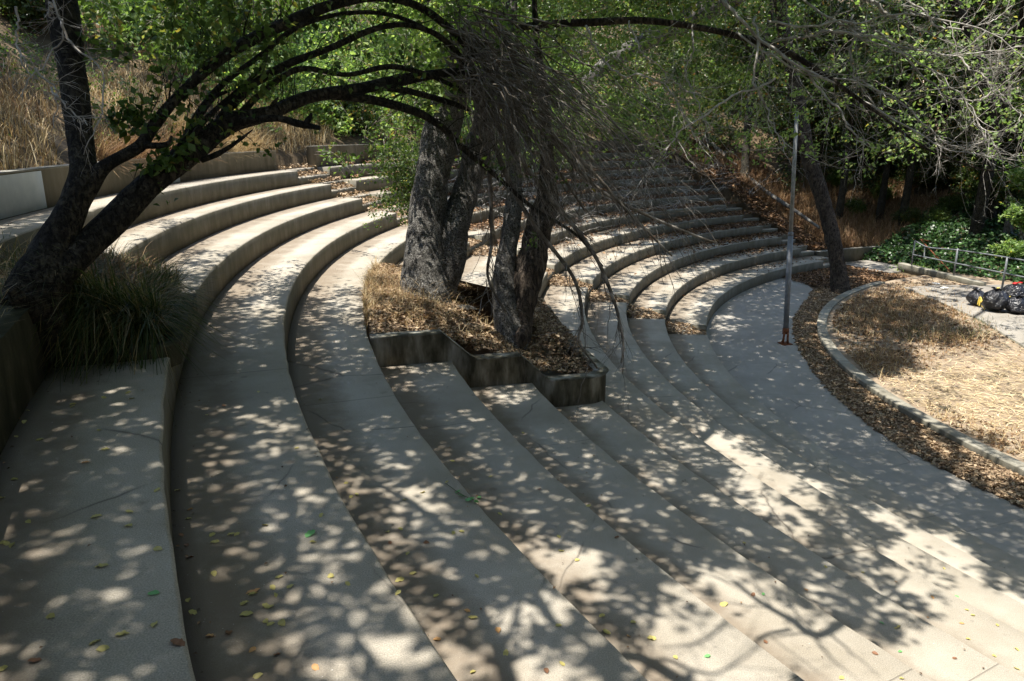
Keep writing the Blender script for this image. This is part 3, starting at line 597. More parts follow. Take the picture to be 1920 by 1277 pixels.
for s in range(26):
    i = r_.integers(5, 59); D = unit(np.array([r_.normal()*.8+.3, r_.normal()*.5, r_.normal()*.9-.1])); twig(mb, P[i], P[i]+D*r_.uniform(.6, 1.9), -.1, .005, r_, 5, .5, 2, 10, 4, 0, .8)
o = put('dead_twigs', mb.make('dead_twigs', M['twigpale']), T2); o['kind'] = 'stuff'
# ---- slim tree beside the path, and trunks in the wood behind
T4 = tag(empty('oak_tree', at(1576, 548, 28.3)), 'slim leaning brown tree growing beside the curved path and kerb', 'tree')
addlimb('trunk', [(1578, 556, 28.2, 46), (1574, 530, 28.3, 36), (1568, 480, 28.4, 31), (1553, 410, 28.6, 30), (1535, 350, 28.8, 30), (1515, 290, 29, 30), (1503, 230, 29.2, 30), (1490, 160, 29.4, 28), (1470, 60, 29.6, 26), (1455, -60, 29.8, 24)], M['redbark'], T4, 80, 20, .14, 2.2, .7)
for lab, rows, mt in (('dark trunk standing on the bank behind the far steps', [(1392, 372, 40, 26), (1396, 320, 40.2, 18), (1400, 270, 40.4, 15), (1408, 180, 40.6, 13), (1440, 60, 41, 11), (1455, -60, 41, 9)], 'bark'),
                      ('thick dark trunk in the wood left of the leaning stump', [(1800, 455, 39, 60), (1808, 420, 39.2, 50), (1815, 370, 39.4, 44), (1822, 300, 39.6, 40), (1810, 180, 40, 34), (1790, -40, 40, 28)], 'bark'),
                      ('grey trunk leaning right in the deep shade behind the handrail', [(1825, 470, 37, 50), (1842, 440, 37.2, 40), (1862, 400, 37.4, 34), (1880, 340, 37.6, 30), (1905, 240, 38, 28), (1920, 60, 38, 24)], 'oakbark'),
                      ('big pale trunk slanting across the wood at the top', [(1090, 165, 27, 26), (1140, 118, 27, 32), (1210, 78, 27, 36), (1290, 36, 27, 40), (1360, 0, 27, 44), (1440, -50, 27, 46)], 'palebark'),
                      ('narrow dark trunk behind the larger planter oak', [(783, 210, 21, 18), (788, 150, 21, 15), (795, 90, 21, 13), (800, 20, 21, 12), (803, -50, 21, 10)], 'bark')):
    t = tag(empty('tree', at(*rows[0][:3])), lab, 'tree'); addlimb('trunk', rows, M[mt], t, 40, 14, .15, 2.)
# fallen log and handrail-like pole on the litter slope
lg = MB(); P = np.array([[14.6, 35.6, -2.65], [13.9, 37.3, -1.95], [13.0, 39.5, -1.1], [12.4, 42.2, -.15], [11.6, 45.3, 1.15], [11.0, 48, 1.9]]); P = spline(P, 50); P[:, 2] += .12
barktube(lg, P, np.linspace(.07, .17, 50), 12, .2, 3); tag(obj('fallen_log', lg.make('fallen_log', M['palebark'], True)), 'long thin grey fallen trunk lying down the littered slope', 'log')
# ------------------------------------------------------------------ foliage library
def bush_mesh(name, n, per, L, W, mat, seed, squash=.8, spread=.22, hollow=.35):
    q = np.random.default_rng(seed); C = q.normal(size=(n*3, 3)); C = unit(C)*(hollow+(1-hollow)*q.random((n*3, 1))**.6)
    lump = .72+.5*np.array([mn.noise(Vector(c*2.1)+Vector((seed, 0, 0))) for c in unit(C)])
    C = C*lump[:, None]; keep = np.array([mn.noise(Vector(c*2.6)+Vector((0, seed*3., 0))) > -.12 for c in C]); C = C[keep][:n]
    C[:, 2] *= squash; V, Q = spray_cloud(C, per, spread, L, W, q); return mesh(name, V, Q, M[mat])
def stem_mesh(name, seed, mat, h=1.1, n=7):
    q = np.random.default_rng(seed); mb = MB()
    for i in range(n):
        e = np.array([q.normal()*.45, q.normal()*.45, q.uniform(-.1, .6)]); P = spline([[q.normal()*.06, q.normal()*.06, -h], e*.4+[0, 0, -.4], e], 12); mb.tube(wiggle(P, .06, q), np.linspace(.03, .006, 12), 5)
        for s in range(5): twig(mb, P[q.integers(4, 11)], P[q.integers(4, 11)]+unit(q.normal(size=3))*.4, 0, .008, q, 2, .2, 1, 6, 3)
    return mb.make(name, M[mat])
LIB = {}
for i in range(3):
    LIB['g%d' % i] = bush_mesh('foliage', 420, 9, .1, .065, 'leaf', 20+i)
    LIB['b%d' % i] = bush_mesh('foliage', 300, 8, .15, .09, 'leafbright', 30+i, .7, .26)
    LIB['d%d' % i] = bush_mesh('foliage', 900, 9, .07, .045, 'leafdark', 40+i)
    LIB['c%d' % i] = bush_mesh('foliage', 1900, 9, .05, .032, 'leafdark', 50+i, .75, .12, .15)
    LIB['k%d' % i] = bush_mesh('foliage', 1500, 9, .055, .036, 'leaf', 60+i, .75, .13, .2)
    LIB['s%d' % i] = stem_mesh('stem', 70+i, 'twigdark')
def shrub(kind, c, s, lab, cat='shrub', group=None, name='shrub', sz=1.):
    i = random.randrange(3); t = tag(empty(name, (c[0], c[1], c[2])), lab, cat, group)
    for nm, k in (('foliage', kind), ('stem', 's')):
        o = obj(nm, LIB['%s%d' % (k, i)], t); o.scale = (s, s, s*sz); o.rotation_euler = (0, 0, random.uniform(0, 6.28)); 
        if nm == 'foliage': o['kind'] = 'stuff'
    return t
def sh_at(kind, px, py, s, lab, dd=0, lift=.55, **k):
    p, d = hit_hill(px, py); 
    if dd: p = at(px, py, d+dd)
    p = np.array(p); p[2] += s*lift; return shrub(kind, p, s, lab, **k)
G1 = 'green shrubs on the hillside behind the steps'; G2 = 'dark leafy crowns of the wood at the right'
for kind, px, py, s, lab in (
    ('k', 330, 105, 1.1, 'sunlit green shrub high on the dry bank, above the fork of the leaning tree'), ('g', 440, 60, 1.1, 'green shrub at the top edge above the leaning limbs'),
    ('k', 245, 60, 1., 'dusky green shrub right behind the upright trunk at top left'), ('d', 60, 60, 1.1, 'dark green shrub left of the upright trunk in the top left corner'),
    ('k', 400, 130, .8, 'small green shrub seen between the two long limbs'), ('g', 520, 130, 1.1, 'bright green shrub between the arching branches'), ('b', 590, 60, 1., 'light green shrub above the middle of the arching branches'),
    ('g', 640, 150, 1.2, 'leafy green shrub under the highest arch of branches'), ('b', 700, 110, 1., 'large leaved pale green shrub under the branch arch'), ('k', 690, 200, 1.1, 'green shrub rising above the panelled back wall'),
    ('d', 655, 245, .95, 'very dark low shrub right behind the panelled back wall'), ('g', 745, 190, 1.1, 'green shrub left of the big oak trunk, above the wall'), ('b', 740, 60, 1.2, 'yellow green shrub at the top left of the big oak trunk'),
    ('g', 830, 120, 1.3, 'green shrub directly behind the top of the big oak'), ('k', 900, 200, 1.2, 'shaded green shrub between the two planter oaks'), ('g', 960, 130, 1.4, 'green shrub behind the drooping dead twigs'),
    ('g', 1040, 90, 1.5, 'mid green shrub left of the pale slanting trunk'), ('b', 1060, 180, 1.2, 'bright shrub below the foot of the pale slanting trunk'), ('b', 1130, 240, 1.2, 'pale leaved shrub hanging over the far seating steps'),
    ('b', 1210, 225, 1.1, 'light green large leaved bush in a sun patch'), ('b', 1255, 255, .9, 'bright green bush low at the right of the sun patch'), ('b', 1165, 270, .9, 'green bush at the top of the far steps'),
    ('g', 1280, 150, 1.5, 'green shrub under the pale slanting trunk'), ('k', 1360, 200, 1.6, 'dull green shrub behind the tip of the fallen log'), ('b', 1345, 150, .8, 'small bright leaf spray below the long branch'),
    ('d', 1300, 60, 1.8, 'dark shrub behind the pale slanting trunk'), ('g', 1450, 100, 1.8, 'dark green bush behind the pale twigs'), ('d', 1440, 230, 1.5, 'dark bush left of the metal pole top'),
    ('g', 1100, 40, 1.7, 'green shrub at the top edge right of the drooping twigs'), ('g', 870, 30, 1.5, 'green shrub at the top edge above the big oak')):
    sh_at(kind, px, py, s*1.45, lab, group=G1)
def under(n, r0, r1, a0, a1, thr, hmax, L, mat, lab, seed, name='undergrowth', per=8):
    x, y, r, a = polar_pts(n, r0, r1, a0, a1, rng); k = fbm(x*.33+seed, y*.33, 3) > thr; x, y = x[k], y[k]; hh = hmax*(.25+vn2(x*.5+seed, y*.5))*rng.random(len(x))**.7
    C = np.stack([x, y, zhill(x, y)+hh], 1); V, Q = spray_cloud(C, per, .35, L, L*.62, rng, .7); tag(obj(name, mesh(name, V, Q, M[mat])), lab, 'undergrowth', kind='stuff')
under(9000, 31.9, 52, 118, 168, .3, 2.1, .13, 'leaf', 'mid green leafy undergrowth covering the hillside behind the steps', 0)
under(5200, 31.8, 39, 128, 162, .42, 1.6, .17, 'leafbright', 'pale green undergrowth leaves catching sun above the far steps', 5)
under(1700, 32.2, 38, 156, 171, .35, 2.6, .13, 'leafbright', 'sunlit yellow green undergrowth around the big oak, above the panelled wall', 14)
under(2600, 34, 46, 160, 200, .56, 1.4, .12, 'leaf', 'green scrub scattered through the dry grass bank', 9)
under(1300, 31.8, 37, 176, 204, .5, .6, .07, 'leaf', 'low olive scrub patches in the dry grass of the left bank', 31)
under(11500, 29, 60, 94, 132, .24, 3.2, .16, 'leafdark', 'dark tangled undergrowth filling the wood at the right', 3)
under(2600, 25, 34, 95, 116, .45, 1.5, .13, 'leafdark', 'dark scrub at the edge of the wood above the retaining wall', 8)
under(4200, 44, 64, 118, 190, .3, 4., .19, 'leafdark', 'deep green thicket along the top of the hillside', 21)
x, y, r, a = polar_pts(900, 29.6, 33.5, 133, 160, rng); k = fbm(x*.5+3, y*.5) > .45; x, y, r, a = x[k], y[k], r[k], a[k]; C = np.stack([x, y, np.where(r > 31.6, zhill(x, y), ztread(x, y))+rng.random(len(x))*1.1+.15], 1)
V, Q = spray_cloud(C, 10, .4, .17, .11, rng, .8); tag(obj('undergrowth', mesh('undergrowth', V, Q, M['leafbright'])), 'pale green leaves spilling over the highest far seating steps', 'undergrowth', kind='stuff')
# side bush by the oak, over the far steps
t = tag(empty('shrub', at(760, 420, 16)), 'grey green scrubby bush over the steps left of the big oak trunk', 'shrub')
sp__ = []
for i in range(60):
    ex, ey = rng.uniform(680, 800), rng.uniform(245, 430); d = rng.uniform(14.2, 17.5)
    sp__.append([(rng.uniform(770, 800), rng.uniform(330, 440), 15.5), ((ex+785)/2, (ey+360)/2-12, (d+15.5)/2), (ex, ey, d)])
leafy(t, sp__, M['leaf'], 26, .06, .04, .16, .008, 'foliage', 'twigdark')
for par, rg, nn, mt in ((T2, (700, 960, -10, 215, 10.6, 12.4), 120, 'leafbright'), (T2, (640, 940, -20, 330, 12.6, 17), 80, 'leaf'), (T3, (930, 1330, -20, 320, 12.5, 20), 210, 'leafbright'), (T3, (930, 1400, -20, 250, 14, 22), 130, 'leaf'), (T1, (130, 620, -20, 130, 8.5, 11.5), 90, 'leaf')):
    sp__ = []
    for i in range(nn):
        ex, ey, d = rng.uniform(rg[0], rg[1]), rng.uniform(rg[2], rg[3]), rng.uniform(rg[4], rg[5]); sx, sy = ex+rng.normal()*70, ey-rng.uniform(10, 120)
        sp__.append([(sx, sy, d+.5), ((ex+sx)/2, (ey+sy)/2-15, d+.2), (ex, ey, d)])
    leafy(par, sp__, M[mt], 11, .1, .06, .2, .005, 'leaves', 'twigdark')
rs__ = []
for i in range(190):
    ex, ey, d = rng.uniform(1290, 1930), rng.uniform(-20, 330), rng.uniform(14, 22); sx, sy = ex+rng.normal()*80, ey-rng.uniform(0, 110); rs__.append([(sx, sy, d+.5), ((ex+sx)/2, (ey+sy)/2-15, d+.2), (ex, ey, d)])
leafy(T2, rs__, M['leafbright'], 9, .1, .06, .22, .005, 'leaves', 'twigdark')
# wood at the right: big crowns standing or hanging at real distances
WOOD = [(1560, 60, 40, 3.0), (1700, 60, 41, 3.2), (1850, 40, 38, 3.2), (1640, 170, 42, 3.2), (1790, 170, 40, 3.2), (1920, 150, 36, 3.), (1590, 270, 44, 2.6), (1700, 290, 43, 2.8), (1830, 260, 38, 2.4), (1930, 280, 35, 2.6),
        (1640, 350, 43, 2.0), (1740, 370, 42, 1.9), (1900, 370, 36, 1.8), (1480, 150, 46, 3.2), (1400, 60, 48, 3.4), (1960, 420, 33, 1.6), (1520, 310, 46, 2.2), (1780, 90, 50, 4.5), (1620, 80, 55, 5.), (1450, 20, 58, 5.5), (1900, 60, 50, 5), (1270, -10, 60, 6), (1100, -30, 60, 6), (950, -40, 55, 5.5), (1500, 220, 40, 2.4), (1670, 230, 37, 2.6), (1860, 330, 34, 2.0), (1760, 310, 39, 2.2), (1600, 160, 36, 2.6), (1730, 130, 35, 2.8), (1890, 210, 33, 2.4)]
WL_ = ['rounded', 'broad', 'ragged', 'dense', 'thin', 'shaded', 'heavy']
for i, (px, py, d, s) in enumerate(WOOD):
    p = at(px, py, d); g = float(zhill(p[0], p[1]))
    where = ('at the very top' if py < 100 else 'high up' if py < 250 else 'low down') + ' in the wood, ' + ('left of the metal pole' if px < 1480 else 'just right of the metal pole' if px < 1620 else 'above the handrail' if px < 1760 else 'near the right edge')
    WSEEN = globals().setdefault('WSEEN', set()); lb_ = '%s oak crown %s' % (WL_[i % 7], where); lb_ = lb_ if lb_ not in WSEEN else lb_.replace('oak crown', 'green oak crown'); WSEEN.add(lb_)
    t = tag(empty('oak_tree', (p[0], p[1], min(g, p[2]))), lb_ or '%s oak crown %s' % (WL_[i % 7], where), 'tree', G2); dz = p[2]-min(g, p[2])
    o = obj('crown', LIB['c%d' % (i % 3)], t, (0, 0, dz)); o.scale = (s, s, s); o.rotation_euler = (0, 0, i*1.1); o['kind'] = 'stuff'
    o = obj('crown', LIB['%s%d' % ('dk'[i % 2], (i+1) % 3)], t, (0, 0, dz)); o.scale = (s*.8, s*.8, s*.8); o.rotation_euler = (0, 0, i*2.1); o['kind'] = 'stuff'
    mb = MB(); mb.tube(spline([[0, 0, -.6], [.15, .1, dz*.5], [0, 0, dz+s*.3]], 14), np.linspace(.22, .1, 14), 8)
    for k in range(8):
        D = unit(rng.normal(size=3)+[0, 0, .3]); mb.tube(spline([[0, 0, dz*.8], D*s*.4+[0, 0, dz], D*s*.8+[0, 0, dz]], 8), np.linspace(.08, .02, 8), 5)
    put('trunk', mb.make('trunk', M['bark'], True), t).location = (0, 0, 0)
for kind, px, py, s, lab in (('g', 1600, 400, .7, 'green shrub in the dry grass right of the slim tree'), ('k', 1570, 350, .9, 'olive green shrub behind the slim leaning tree'), ('d', 1700, 420, .8, 'dark scrub behind the low retaining wall'), ('k', 1760, 425, .8, 'sunlit scrub above the end of the retaining wall'),
                             ('g', 1650, 380, .8, 'brown green scrub in the shade behind the dry grass'), ('k', 1780, 400, .8, 'leafy scrub at the foot of the thick dark trunk')):
    sh_at(kind, px, py, s, lab, group='scrub along the foot of the wood')
# ------------------------------------------------------------------ canopy overhead (casts the dappled shade)
CT = np.array([  # x, y, shaded share, reach
 [470, 330, .0, 70], [400, 380, .0, 70], [640, 360, .1, 60], [300, 430, .05, 70], [480, 420, .0, 70], [600, 430, .02, 70], [340, 500, .35, 50], [470, 510, .03, 60], [590, 500, .02, 60], [680, 470, .0, 60], [460, 575, .5, 50], [500, 560, .3, 50], [600, 560, .35, 50], [660, 550, .15, 50], [700, 560, .15, 60],
 [460, 630, .85, 50], [610, 630, .68, 50], [750, 600, .25, 60], [860, 620, .3, 60], [1000, 660, .45, 50], [200, 700, .85, 60], [450, 700, .88, 60], [620, 710, .75, 60], [790, 690, .5, 40], [800, 740, .82, 60], [950, 740, .55, 50],
 [60, 760, .9, 60], [200, 740, .62, 60], [260, 830, .55, 60], [120, 860, .75, 60], [60, 960, .85, 70], [200, 940, .65, 60], [80, 1080, .95, 80], [250, 1010, .75, 60], [240, 1150, .97, 80], [60, 1220, .88, 80],
 [400, 800, .8, 60], [520, 830, .6, 50], [500, 780, .6, 50], [400, 900, .65, 60], [520, 900, .75, 50], [420, 1000, .7, 60], [550, 1000, .55, 60], [430, 1100, .75, 70], [560, 1120, .55, 60], [450, 1230, .78, 80], [600, 1230, .5, 60],
 [680, 790, .8, 60], [640, 850, .55, 50], [700, 860, .6, 50], [750, 930, .6, 60], [650, 950, .55, 60], [700, 1000, .45, 60], [620, 1070, .3, 50], [760, 1060, .6, 60], [720, 1130, .55, 50], [740, 1210, .3, 60], [860, 1240, .2, 70], [840, 1010, .5, 50], [860, 1060, .75, 50], [960, 1090, .75, 45],
 [900, 830, .85, 60], [860, 880, .7, 50], [1000, 880, .85, 60], [950, 950, .7, 50], [1000, 1010, .5, 50], [1060, 1080, .2, 50], [1000, 1180, .15, 60], [1130, 1120, .3, 40], [1150, 1160, .7, 40], [1080, 1240, .2, 60],
 [960, 780, .6, 50], [1030, 780, .8, 50], [1100, 770, .6, 50], [1130, 850, .85, 60], [1100, 940, .9, 60], [1180, 980, .88, 60], [1230, 1060, .85, 50], [1150, 900, .8, 50], [1200, 870, .5, 45], [1280, 1000, .8, 50], [1260, 1110, .3, 45], [1300, 1160, .12, 60], [1250, 1230, .12, 70],
 [1050, 620, .75, 50], [1130, 650, .8, 50], [1200, 690, .8, 50], [1150, 730, .75, 50], [1200, 770, .85, 50], [1250, 830, .55, 40], [1280, 800, .5, 40], [1300, 860, .6, 40], [1330, 820, .12, 30], [1360, 850, .1, 30], [1420, 895, .05, 35], [1400, 840, .35, 30], [1290, 740, .85, 50], [1350, 720, .9, 40], [1380, 780, .9, 40], [1340, 780, .6, 25], [1290, 905, .7, 35], [1350, 900, .75, 30], [1400, 935, .2, 35], [1330, 960, .85, 35], [1380, 1000, .85, 35], [1440, 990, .6, 35], [1480, 960, .12, 40], [1510, 925, .15, 35],
 [1440, 860, .7, 30], [1500, 900, .6, 30], [1560, 960, .55, 35], [1640, 990, .7, 30], [1600, 930, .8, 35], [1700, 1000, .15, 30], [1780, 1030, .12, 35], [1620, 1030, .4, 35], [1590, 1060, .75, 35], [1640, 1080, .5, 35], [1500, 1050, .75, 40], [1470, 1090, .7, 35], [1540, 1110, .3, 35], [1590, 1130, .7, 30], [1660, 1180, .75, 30], [1620, 1160, .6, 30], [1580, 1210, .15, 50], [1440, 1140, .15, 50], [1400, 1200, .1, 60], [1500, 1250, .08, 70],
 [1730, 1100, .12, 50], [1800, 1160, .04, 70], [1750, 1240, .03, 90], [1880, 1230, .02, 90], [1880, 1130, .1, 40], [1900, 1080, .75, 35], [1700, 1150, .25, 40],
 [1400, 640, .7, 50], [1450, 600, .8, 50], [1400, 560, .75, 40], [1480, 570, .82, 50], [1360, 620, .35, 30], [1450, 690, .88, 50], [1400, 690, .9, 50], [1540, 720, .85, 50], [1460, 770, .92, 50], [1560, 800, .9, 50], [1640, 830, .85, 50], [1640, 790, .75, 40], [1560, 870, .93, 50], [1700, 900, .92, 50], [1740, 870, .7, 40], [1820, 960, .93, 50], [1800, 920, .6, 40], [1900, 1010, .95, 50], [1880, 960, .6, 40], [1750, 960, .93, 40],
 [1100, 600, .55, 40], [1060, 560, .1, 50], [960, 560, .0, 60], [900, 500, .0, 60], [1130, 560, .2, 30], [1150, 600, .8, 35], [1220, 610, .85, 25], [1220, 585, .15, 20], [1290, 615, .15, 20], [1300, 650, .8, 35], [1250, 540, .15, 40], [1320, 530, .25, 40], [1400, 510, .45, 40], [1450, 490, .6, 40], [1200, 480, .2, 50], [1100, 470, .15, 50], [1300, 480, .75, 40], [1200, 420, .55, 50], [1300, 420, .85, 60], [1400, 440, .85, 50], [1100, 400, .5, 50], [1200, 360, .7, 50], [1320, 360, .75, 60], [1480, 470, .7, 40],
 [1560, 520, .7, 40], [1530, 620, .35, 30], [1600, 590, .62, 40], [1700, 600, .62, 45], [1780, 620, .55, 30], [1620, 650, .4, 30], [1640, 680, .85, 30], [1700, 690, .8, 25], [1560, 655, .5, 25], [1750, 680, .02, 40], [1820, 720, .0, 60], [1700, 740, .05, 40], [1850, 800, .05, 60], [1600, 720, .5, 25], [1650, 750, .35, 25], [1780, 800, .35, 25], [1850, 850, .3, 30], [1780, 840, .5, 30], [1880, 900, .2, 30], [1700, 810, .6, 30],
 [1275, 792, .2, 20], [1320, 815, .05, 22], [1370, 848, .03, 24], [1420, 882, .03, 24], [1470, 912, .05, 24], [1520, 942, .1, 24], [1560, 968, .25, 22], [1690, 985, .1, 20], [1740, 1012, .05, 22], [1800, 1045, .06, 24], [1650, 965, .15, 18], [1350, 800, .7, 16], [1400, 835, .85, 16], [1450, 865, .8, 18], [1240, 850, .45, 25], [1340, 930, .4, 22], [1430, 975, .3, 24], [1500, 1000, .2, 24], [1380, 660, .97, 40], [1480, 730, .97, 40], [1560, 780, .97, 40], [1500, 820, .97, 40], [1620, 880, .97, 45], [1720, 930, .97, 45], [1840, 1000, .97, 45], [1420, 720, .97, 30], [1550, 850, .97, 40], [1650, 900, .97, 40], [1000, 850, .95, 40], [1180, 960, .95, 40], [300, 1180, .97, 60], [100, 1150, .97, 60], [380, 780, .9, 40],
 [1640, 505, .35, 30], [1720, 545, .25, 30], [1780, 570, .15, 30], [1820, 600, .05, 30], [1880, 620, .15, 30], [1900, 560, .05, 40], [1800, 500, .3, 40], [1650, 545, .3, 20]], float)
def shade_share(px, py):
    s = np.zeros(px.shape); wt = np.full(px.shape, 1e-6)
    for x, y, f, r in CT:
        g = np.exp(-((px-x)**2+((py-y)*1.25)**2)/(2*(r*.62)**2)); s += g*f; wt += g
    return np.where(wt > 1e-3, s/wt, .6)
r_ = np.random.default_rng(3)
LV = []; cell = .11
gx, gy = np.meshgrid(np.arange(-12, 34, cell), np.arange(-6, 46, cell)); gx = gx.ravel()+r_.random(gx.size)*cell; gy = gy.ravel()+r_.random(gy.size)*cell
gr, ga = topol(gx, gy); gz = np.where(gr > 31.62, zhill(gx, gy), ztread(gx, gy))
px, py, dd = project(gx, gy, gz); vis = (dd > .8) & (px > -150) & (px < 2070) & (py < 1420) & (py > 180)
share = np.where(vis, shade_share(px, py), np.where(dd > .8, .5, .8))
share = np.where((gr > 31.6) & vis, .16, share); share = np.where((gr > 31.6) & vis & (px < 620), .38, share); share = np.where((gr > 20.6) & (ga < 121) & vis, .5, share)
share = np.where((ga < 112) & (gr < 25) & ~vis, .4, share)
keep = (gr < 40) & (gx < 30); gx, gy, gz, share, dd, vis = gx[keep], gy[keep], gz[keep], share[keep], dd[keep], vis[keep]
# spots of light: pattern gets coarser with the height of the leaves, elongate a little along the branches
far_ = 1+.5*smooth(9, 20, dd); nz = .26*vn1(gx/.3/far_+gy*.4, gy/.24/far_)+.4*vn2(gx/.12/far_, gy/.1/far_)+.12*vn1(gx/.065+9, gy/.06)+.3*vn3(gx/.75, gy/.62); nz = np.argsort(np.argsort(nz))/len(nz)
share = np.where((share > .3), np.minimum(share+.09*smooth(.3, .6, share), .985), share); share = np.where(share < .3, share, 1-(1-share)**(1+.75*smooth(.3, .55, share)+1.6*smooth(.65, .9, share))); dens = smooth(-.03, .06, share-nz)*smooth(.05, .17, share)
LAI = np.where(share < .06, 0, dens*(3.3+2.5*smooth(.85, .97, share))+.05*share)
height = np.maximum(4.4+3.6*r_.random(len(gx))**1.3+2.2*vn3(gx/1.3, gy/1.3), HC+.205*np.maximum(dd, 0)+1.2+2*r_.random(len(gx))-np.minimum(gz, 0))
height = np.where(dd > .8, height, 5.5+1.5*r_.random(len(gx)))
la = np.where(dd > 15, .014, .0046); n_ = r_.poisson(LAI*cell*cell/la)
idx = np.repeat(np.arange(len(gx)), n_); m_ = len(idx)
bx = gx[idx]+r_.normal(size=m_)*.05; by = gy[idx]+r_.normal(size=m_)*.05; h = height[idx]+r_.normal(size=m_)*.2
C = np.stack([bx+SV[0]/SV[2]*h, by+SV[1]/SV[2]*h, gz[idx]+h], 1)
Nn = unit(r_.normal(size=(m_, 3))*.45+[0, 0, 1.]); D = unit(r_.normal(size=(m_, 3))*[1, 1, .3]); L = np.where(dd[idx] > 15, .2, .105)*(.75+.5*r_.random(m_))
V, Q = leafverts(C, D, Nn, L, L*.62, .15)
near = (dd[idx] <= 15)
print('canopy leaves', m_)
OV = tag(empty('overhanging_tree', (-3.4, -3.2, .4)), 'spreading tree whose high leafy limbs hang over the nearest steps', 'tree')
OV2 = tag(empty('overhanging_tree', (21, 34, -3)), 'tall tree whose high leafy limbs hang over the stage path', 'tree')
for sel, par in ((near, OV), (~near, OV2)):
    k = np.where(sel)[0]; VV = V.reshape(-1, 4, 3)[k].reshape(-1, 3); i = np.arange(len(k))[:, None]*4
    o = put('crown', mesh('crown', VV, np.vstack([i+np.array([[0, 2, 1]]), i+np.array([[0, 3, 2]])]), M['leaf']), par); o['kind'] = 'stuff'
CP = []  # unseen crown leaves added sunward of the leaning limbs to shade them
for o in TL:
    n_v = len(o.data.vertices); co_ = np.empty(n_v*3, np.float32); o.data.vertices.foreach_get('co', co_); co_ = co_.reshape(-1, 3); co_ = co_[r_.integers(0, n_v, 900 if n_v > 700 else 250)]
    for k in range(2):
        h = np.maximum(5.6-co_[:, 2], .8)+1.6*r_.random(len(co_)); q_ = co_+np.outer(h, SV/SV[2])+r_.normal(size=co_.shape)*[.13, .13, .2]; CP.append(q_)
x, y, r, a = polar_pts(2600, 29.4, 31, 195, 206, r_); h = 5+1.5*r_.random(len(x)); CP.append(np.stack([x, y, .5+0*x], 1)+np.outer(h, SV/SV[2])+r_.normal(size=(len(x), 3))*.1)
CP = np.vstack(CP); ppx, ppy, pd = project(CP[:, 0], CP[:, 1], CP[:, 2]); CP = CP[(ppy < -70) | (pd < .5) | (ppx < -150)]; n_ = len(CP)
V, Q = leafverts(CP, unit(r_.normal(size=(n_, 3))*[1, 1, .3]), unit(r_.normal(size=(n_, 3))*.5+[0, 0, 1.]), .1, .062, .15); put('crown', mesh('crown', V, Q, M['leaf']), T1)['kind'] = 'stuff'; print('tree crown', n_)
# limbs whose shadows cross the treads: shadow line in the photo lifted along the sun's direction
def lifted(q, h0, h1, wd):
    n = len(q); rows = []
    for i, (x, y) in enumerate(q):
        p, k = surf(x, y); h = h0+(h1-h0)*i/(n-1); h = max(h, HC+.2*(p[1]-1)+1.-p[2]); rows.append([p[0]+SV[0]/SV[2]*h, p[1]+SV[1]/SV[2]*h, p[2]+h])
    return spline(rows, 40), np.linspace(wd, wd*.35, 40)
mb = MB()
for q, wd in (([(960, 1300), (940, 1230), (905, 1150), (875, 1060), (850, 1000)], .055), ([(1300, 1290), (1180, 1230), (1060, 1180), (1010, 1120), (975, 1060), (930, 1000)], .05), ([(1190, 1300), (1120, 1250), (1080, 1170)], .03),
              ([(545, 1060), (548, 1000), (545, 930), (520, 880), (535, 850), (560, 830)], .045), ([(850, 1000), (780, 950), (700, 900), (650, 850)], .04), ([(1640, 1205), (1540, 1190), (1480, 1160), (1420, 1125), (1380, 1090)], .045),
              ([(1700, 1080), (1600, 1100), (1500, 1080), (1400, 1070)], .02), ([(1240, 870), (1330, 905), (1430, 885)], .02), ([(1480, 1180), (1420, 1200), (1330, 1195), (1240, 1215)], .02), ([(1550, 1030), (1640, 1010), (1740, 1040), (1700, 1075)], .02),
              ([(1250, 1060), (1230, 1100), (1228, 1150)], .03), ([(700, 1240), (660, 1180), (630, 1110)], .025), ([(560, 1270), (520, 1200), (480, 1150)], .02), ([(1320, 990), (1400, 960), (1450, 950)], .018), ([(1440, 1020), (1520, 1025), (1580, 1020)], .02),
              ([(1120, 1255), (1230, 1240), (1350, 1260), (1500, 1245)], .02), ([(1265, 805), (1330, 812), (1370, 800), (1400, 815)], .09)):
    P, R = lifted(q, 5.2, 6.2, wd); mb.tube(P, R, 7)
    for s in range(16):
        i = r_.integers(6, 38); D = unit(unit(P[i]-P[i-1])+r_.normal(size=3)*[.8, .8, .3]); twig(mb, P[i], P[i]+D*r_.uniform(.4, 1.1), .02, R[i]*.35, r_, 3, .4, 1, 7, 3, 0)
for q in ([(-3.4, -3.2, -.2), (-3.1, -2.6, 2), (-2.6, -1.6, 4), (-1.8, -.2, 5.2), (-1.4, 1.4, 5.9), (-1.2, 3, 6.2)], [(-2.9, -2, 3), (-1, -1.5, 5), (1., .6, 5.8), (2.4, 2.6, 6.2)], [(-3, -2.4, 2.4), (-3.6, 0, 4.6), (-4, 2.5, 6)]):
    P = spline(q, 40); mb.tube(P, np.linspace(.2, .05, 40), 10)
put('limbs', mb.make('limbs', M['bark']), OV)
mb = MB()
for q in ([(21, 34, -4.2), (20.6, 33, 2), (19, 30, 7), (15, 26, 9.6), (11, 22, 10.5)], [(20.6, 33, 2), (18, 33, 7), (13, 32, 11)], [(20, 31.6, 4), (18, 24, 8.5), (14, 17, 8.5), (10, 12, 7.6)]):
    mb.tube(spline(q, 40), np.linspace(.3, .06, 40), 10)
put('limbs', mb.make('limbs', M['bark']), OV2)
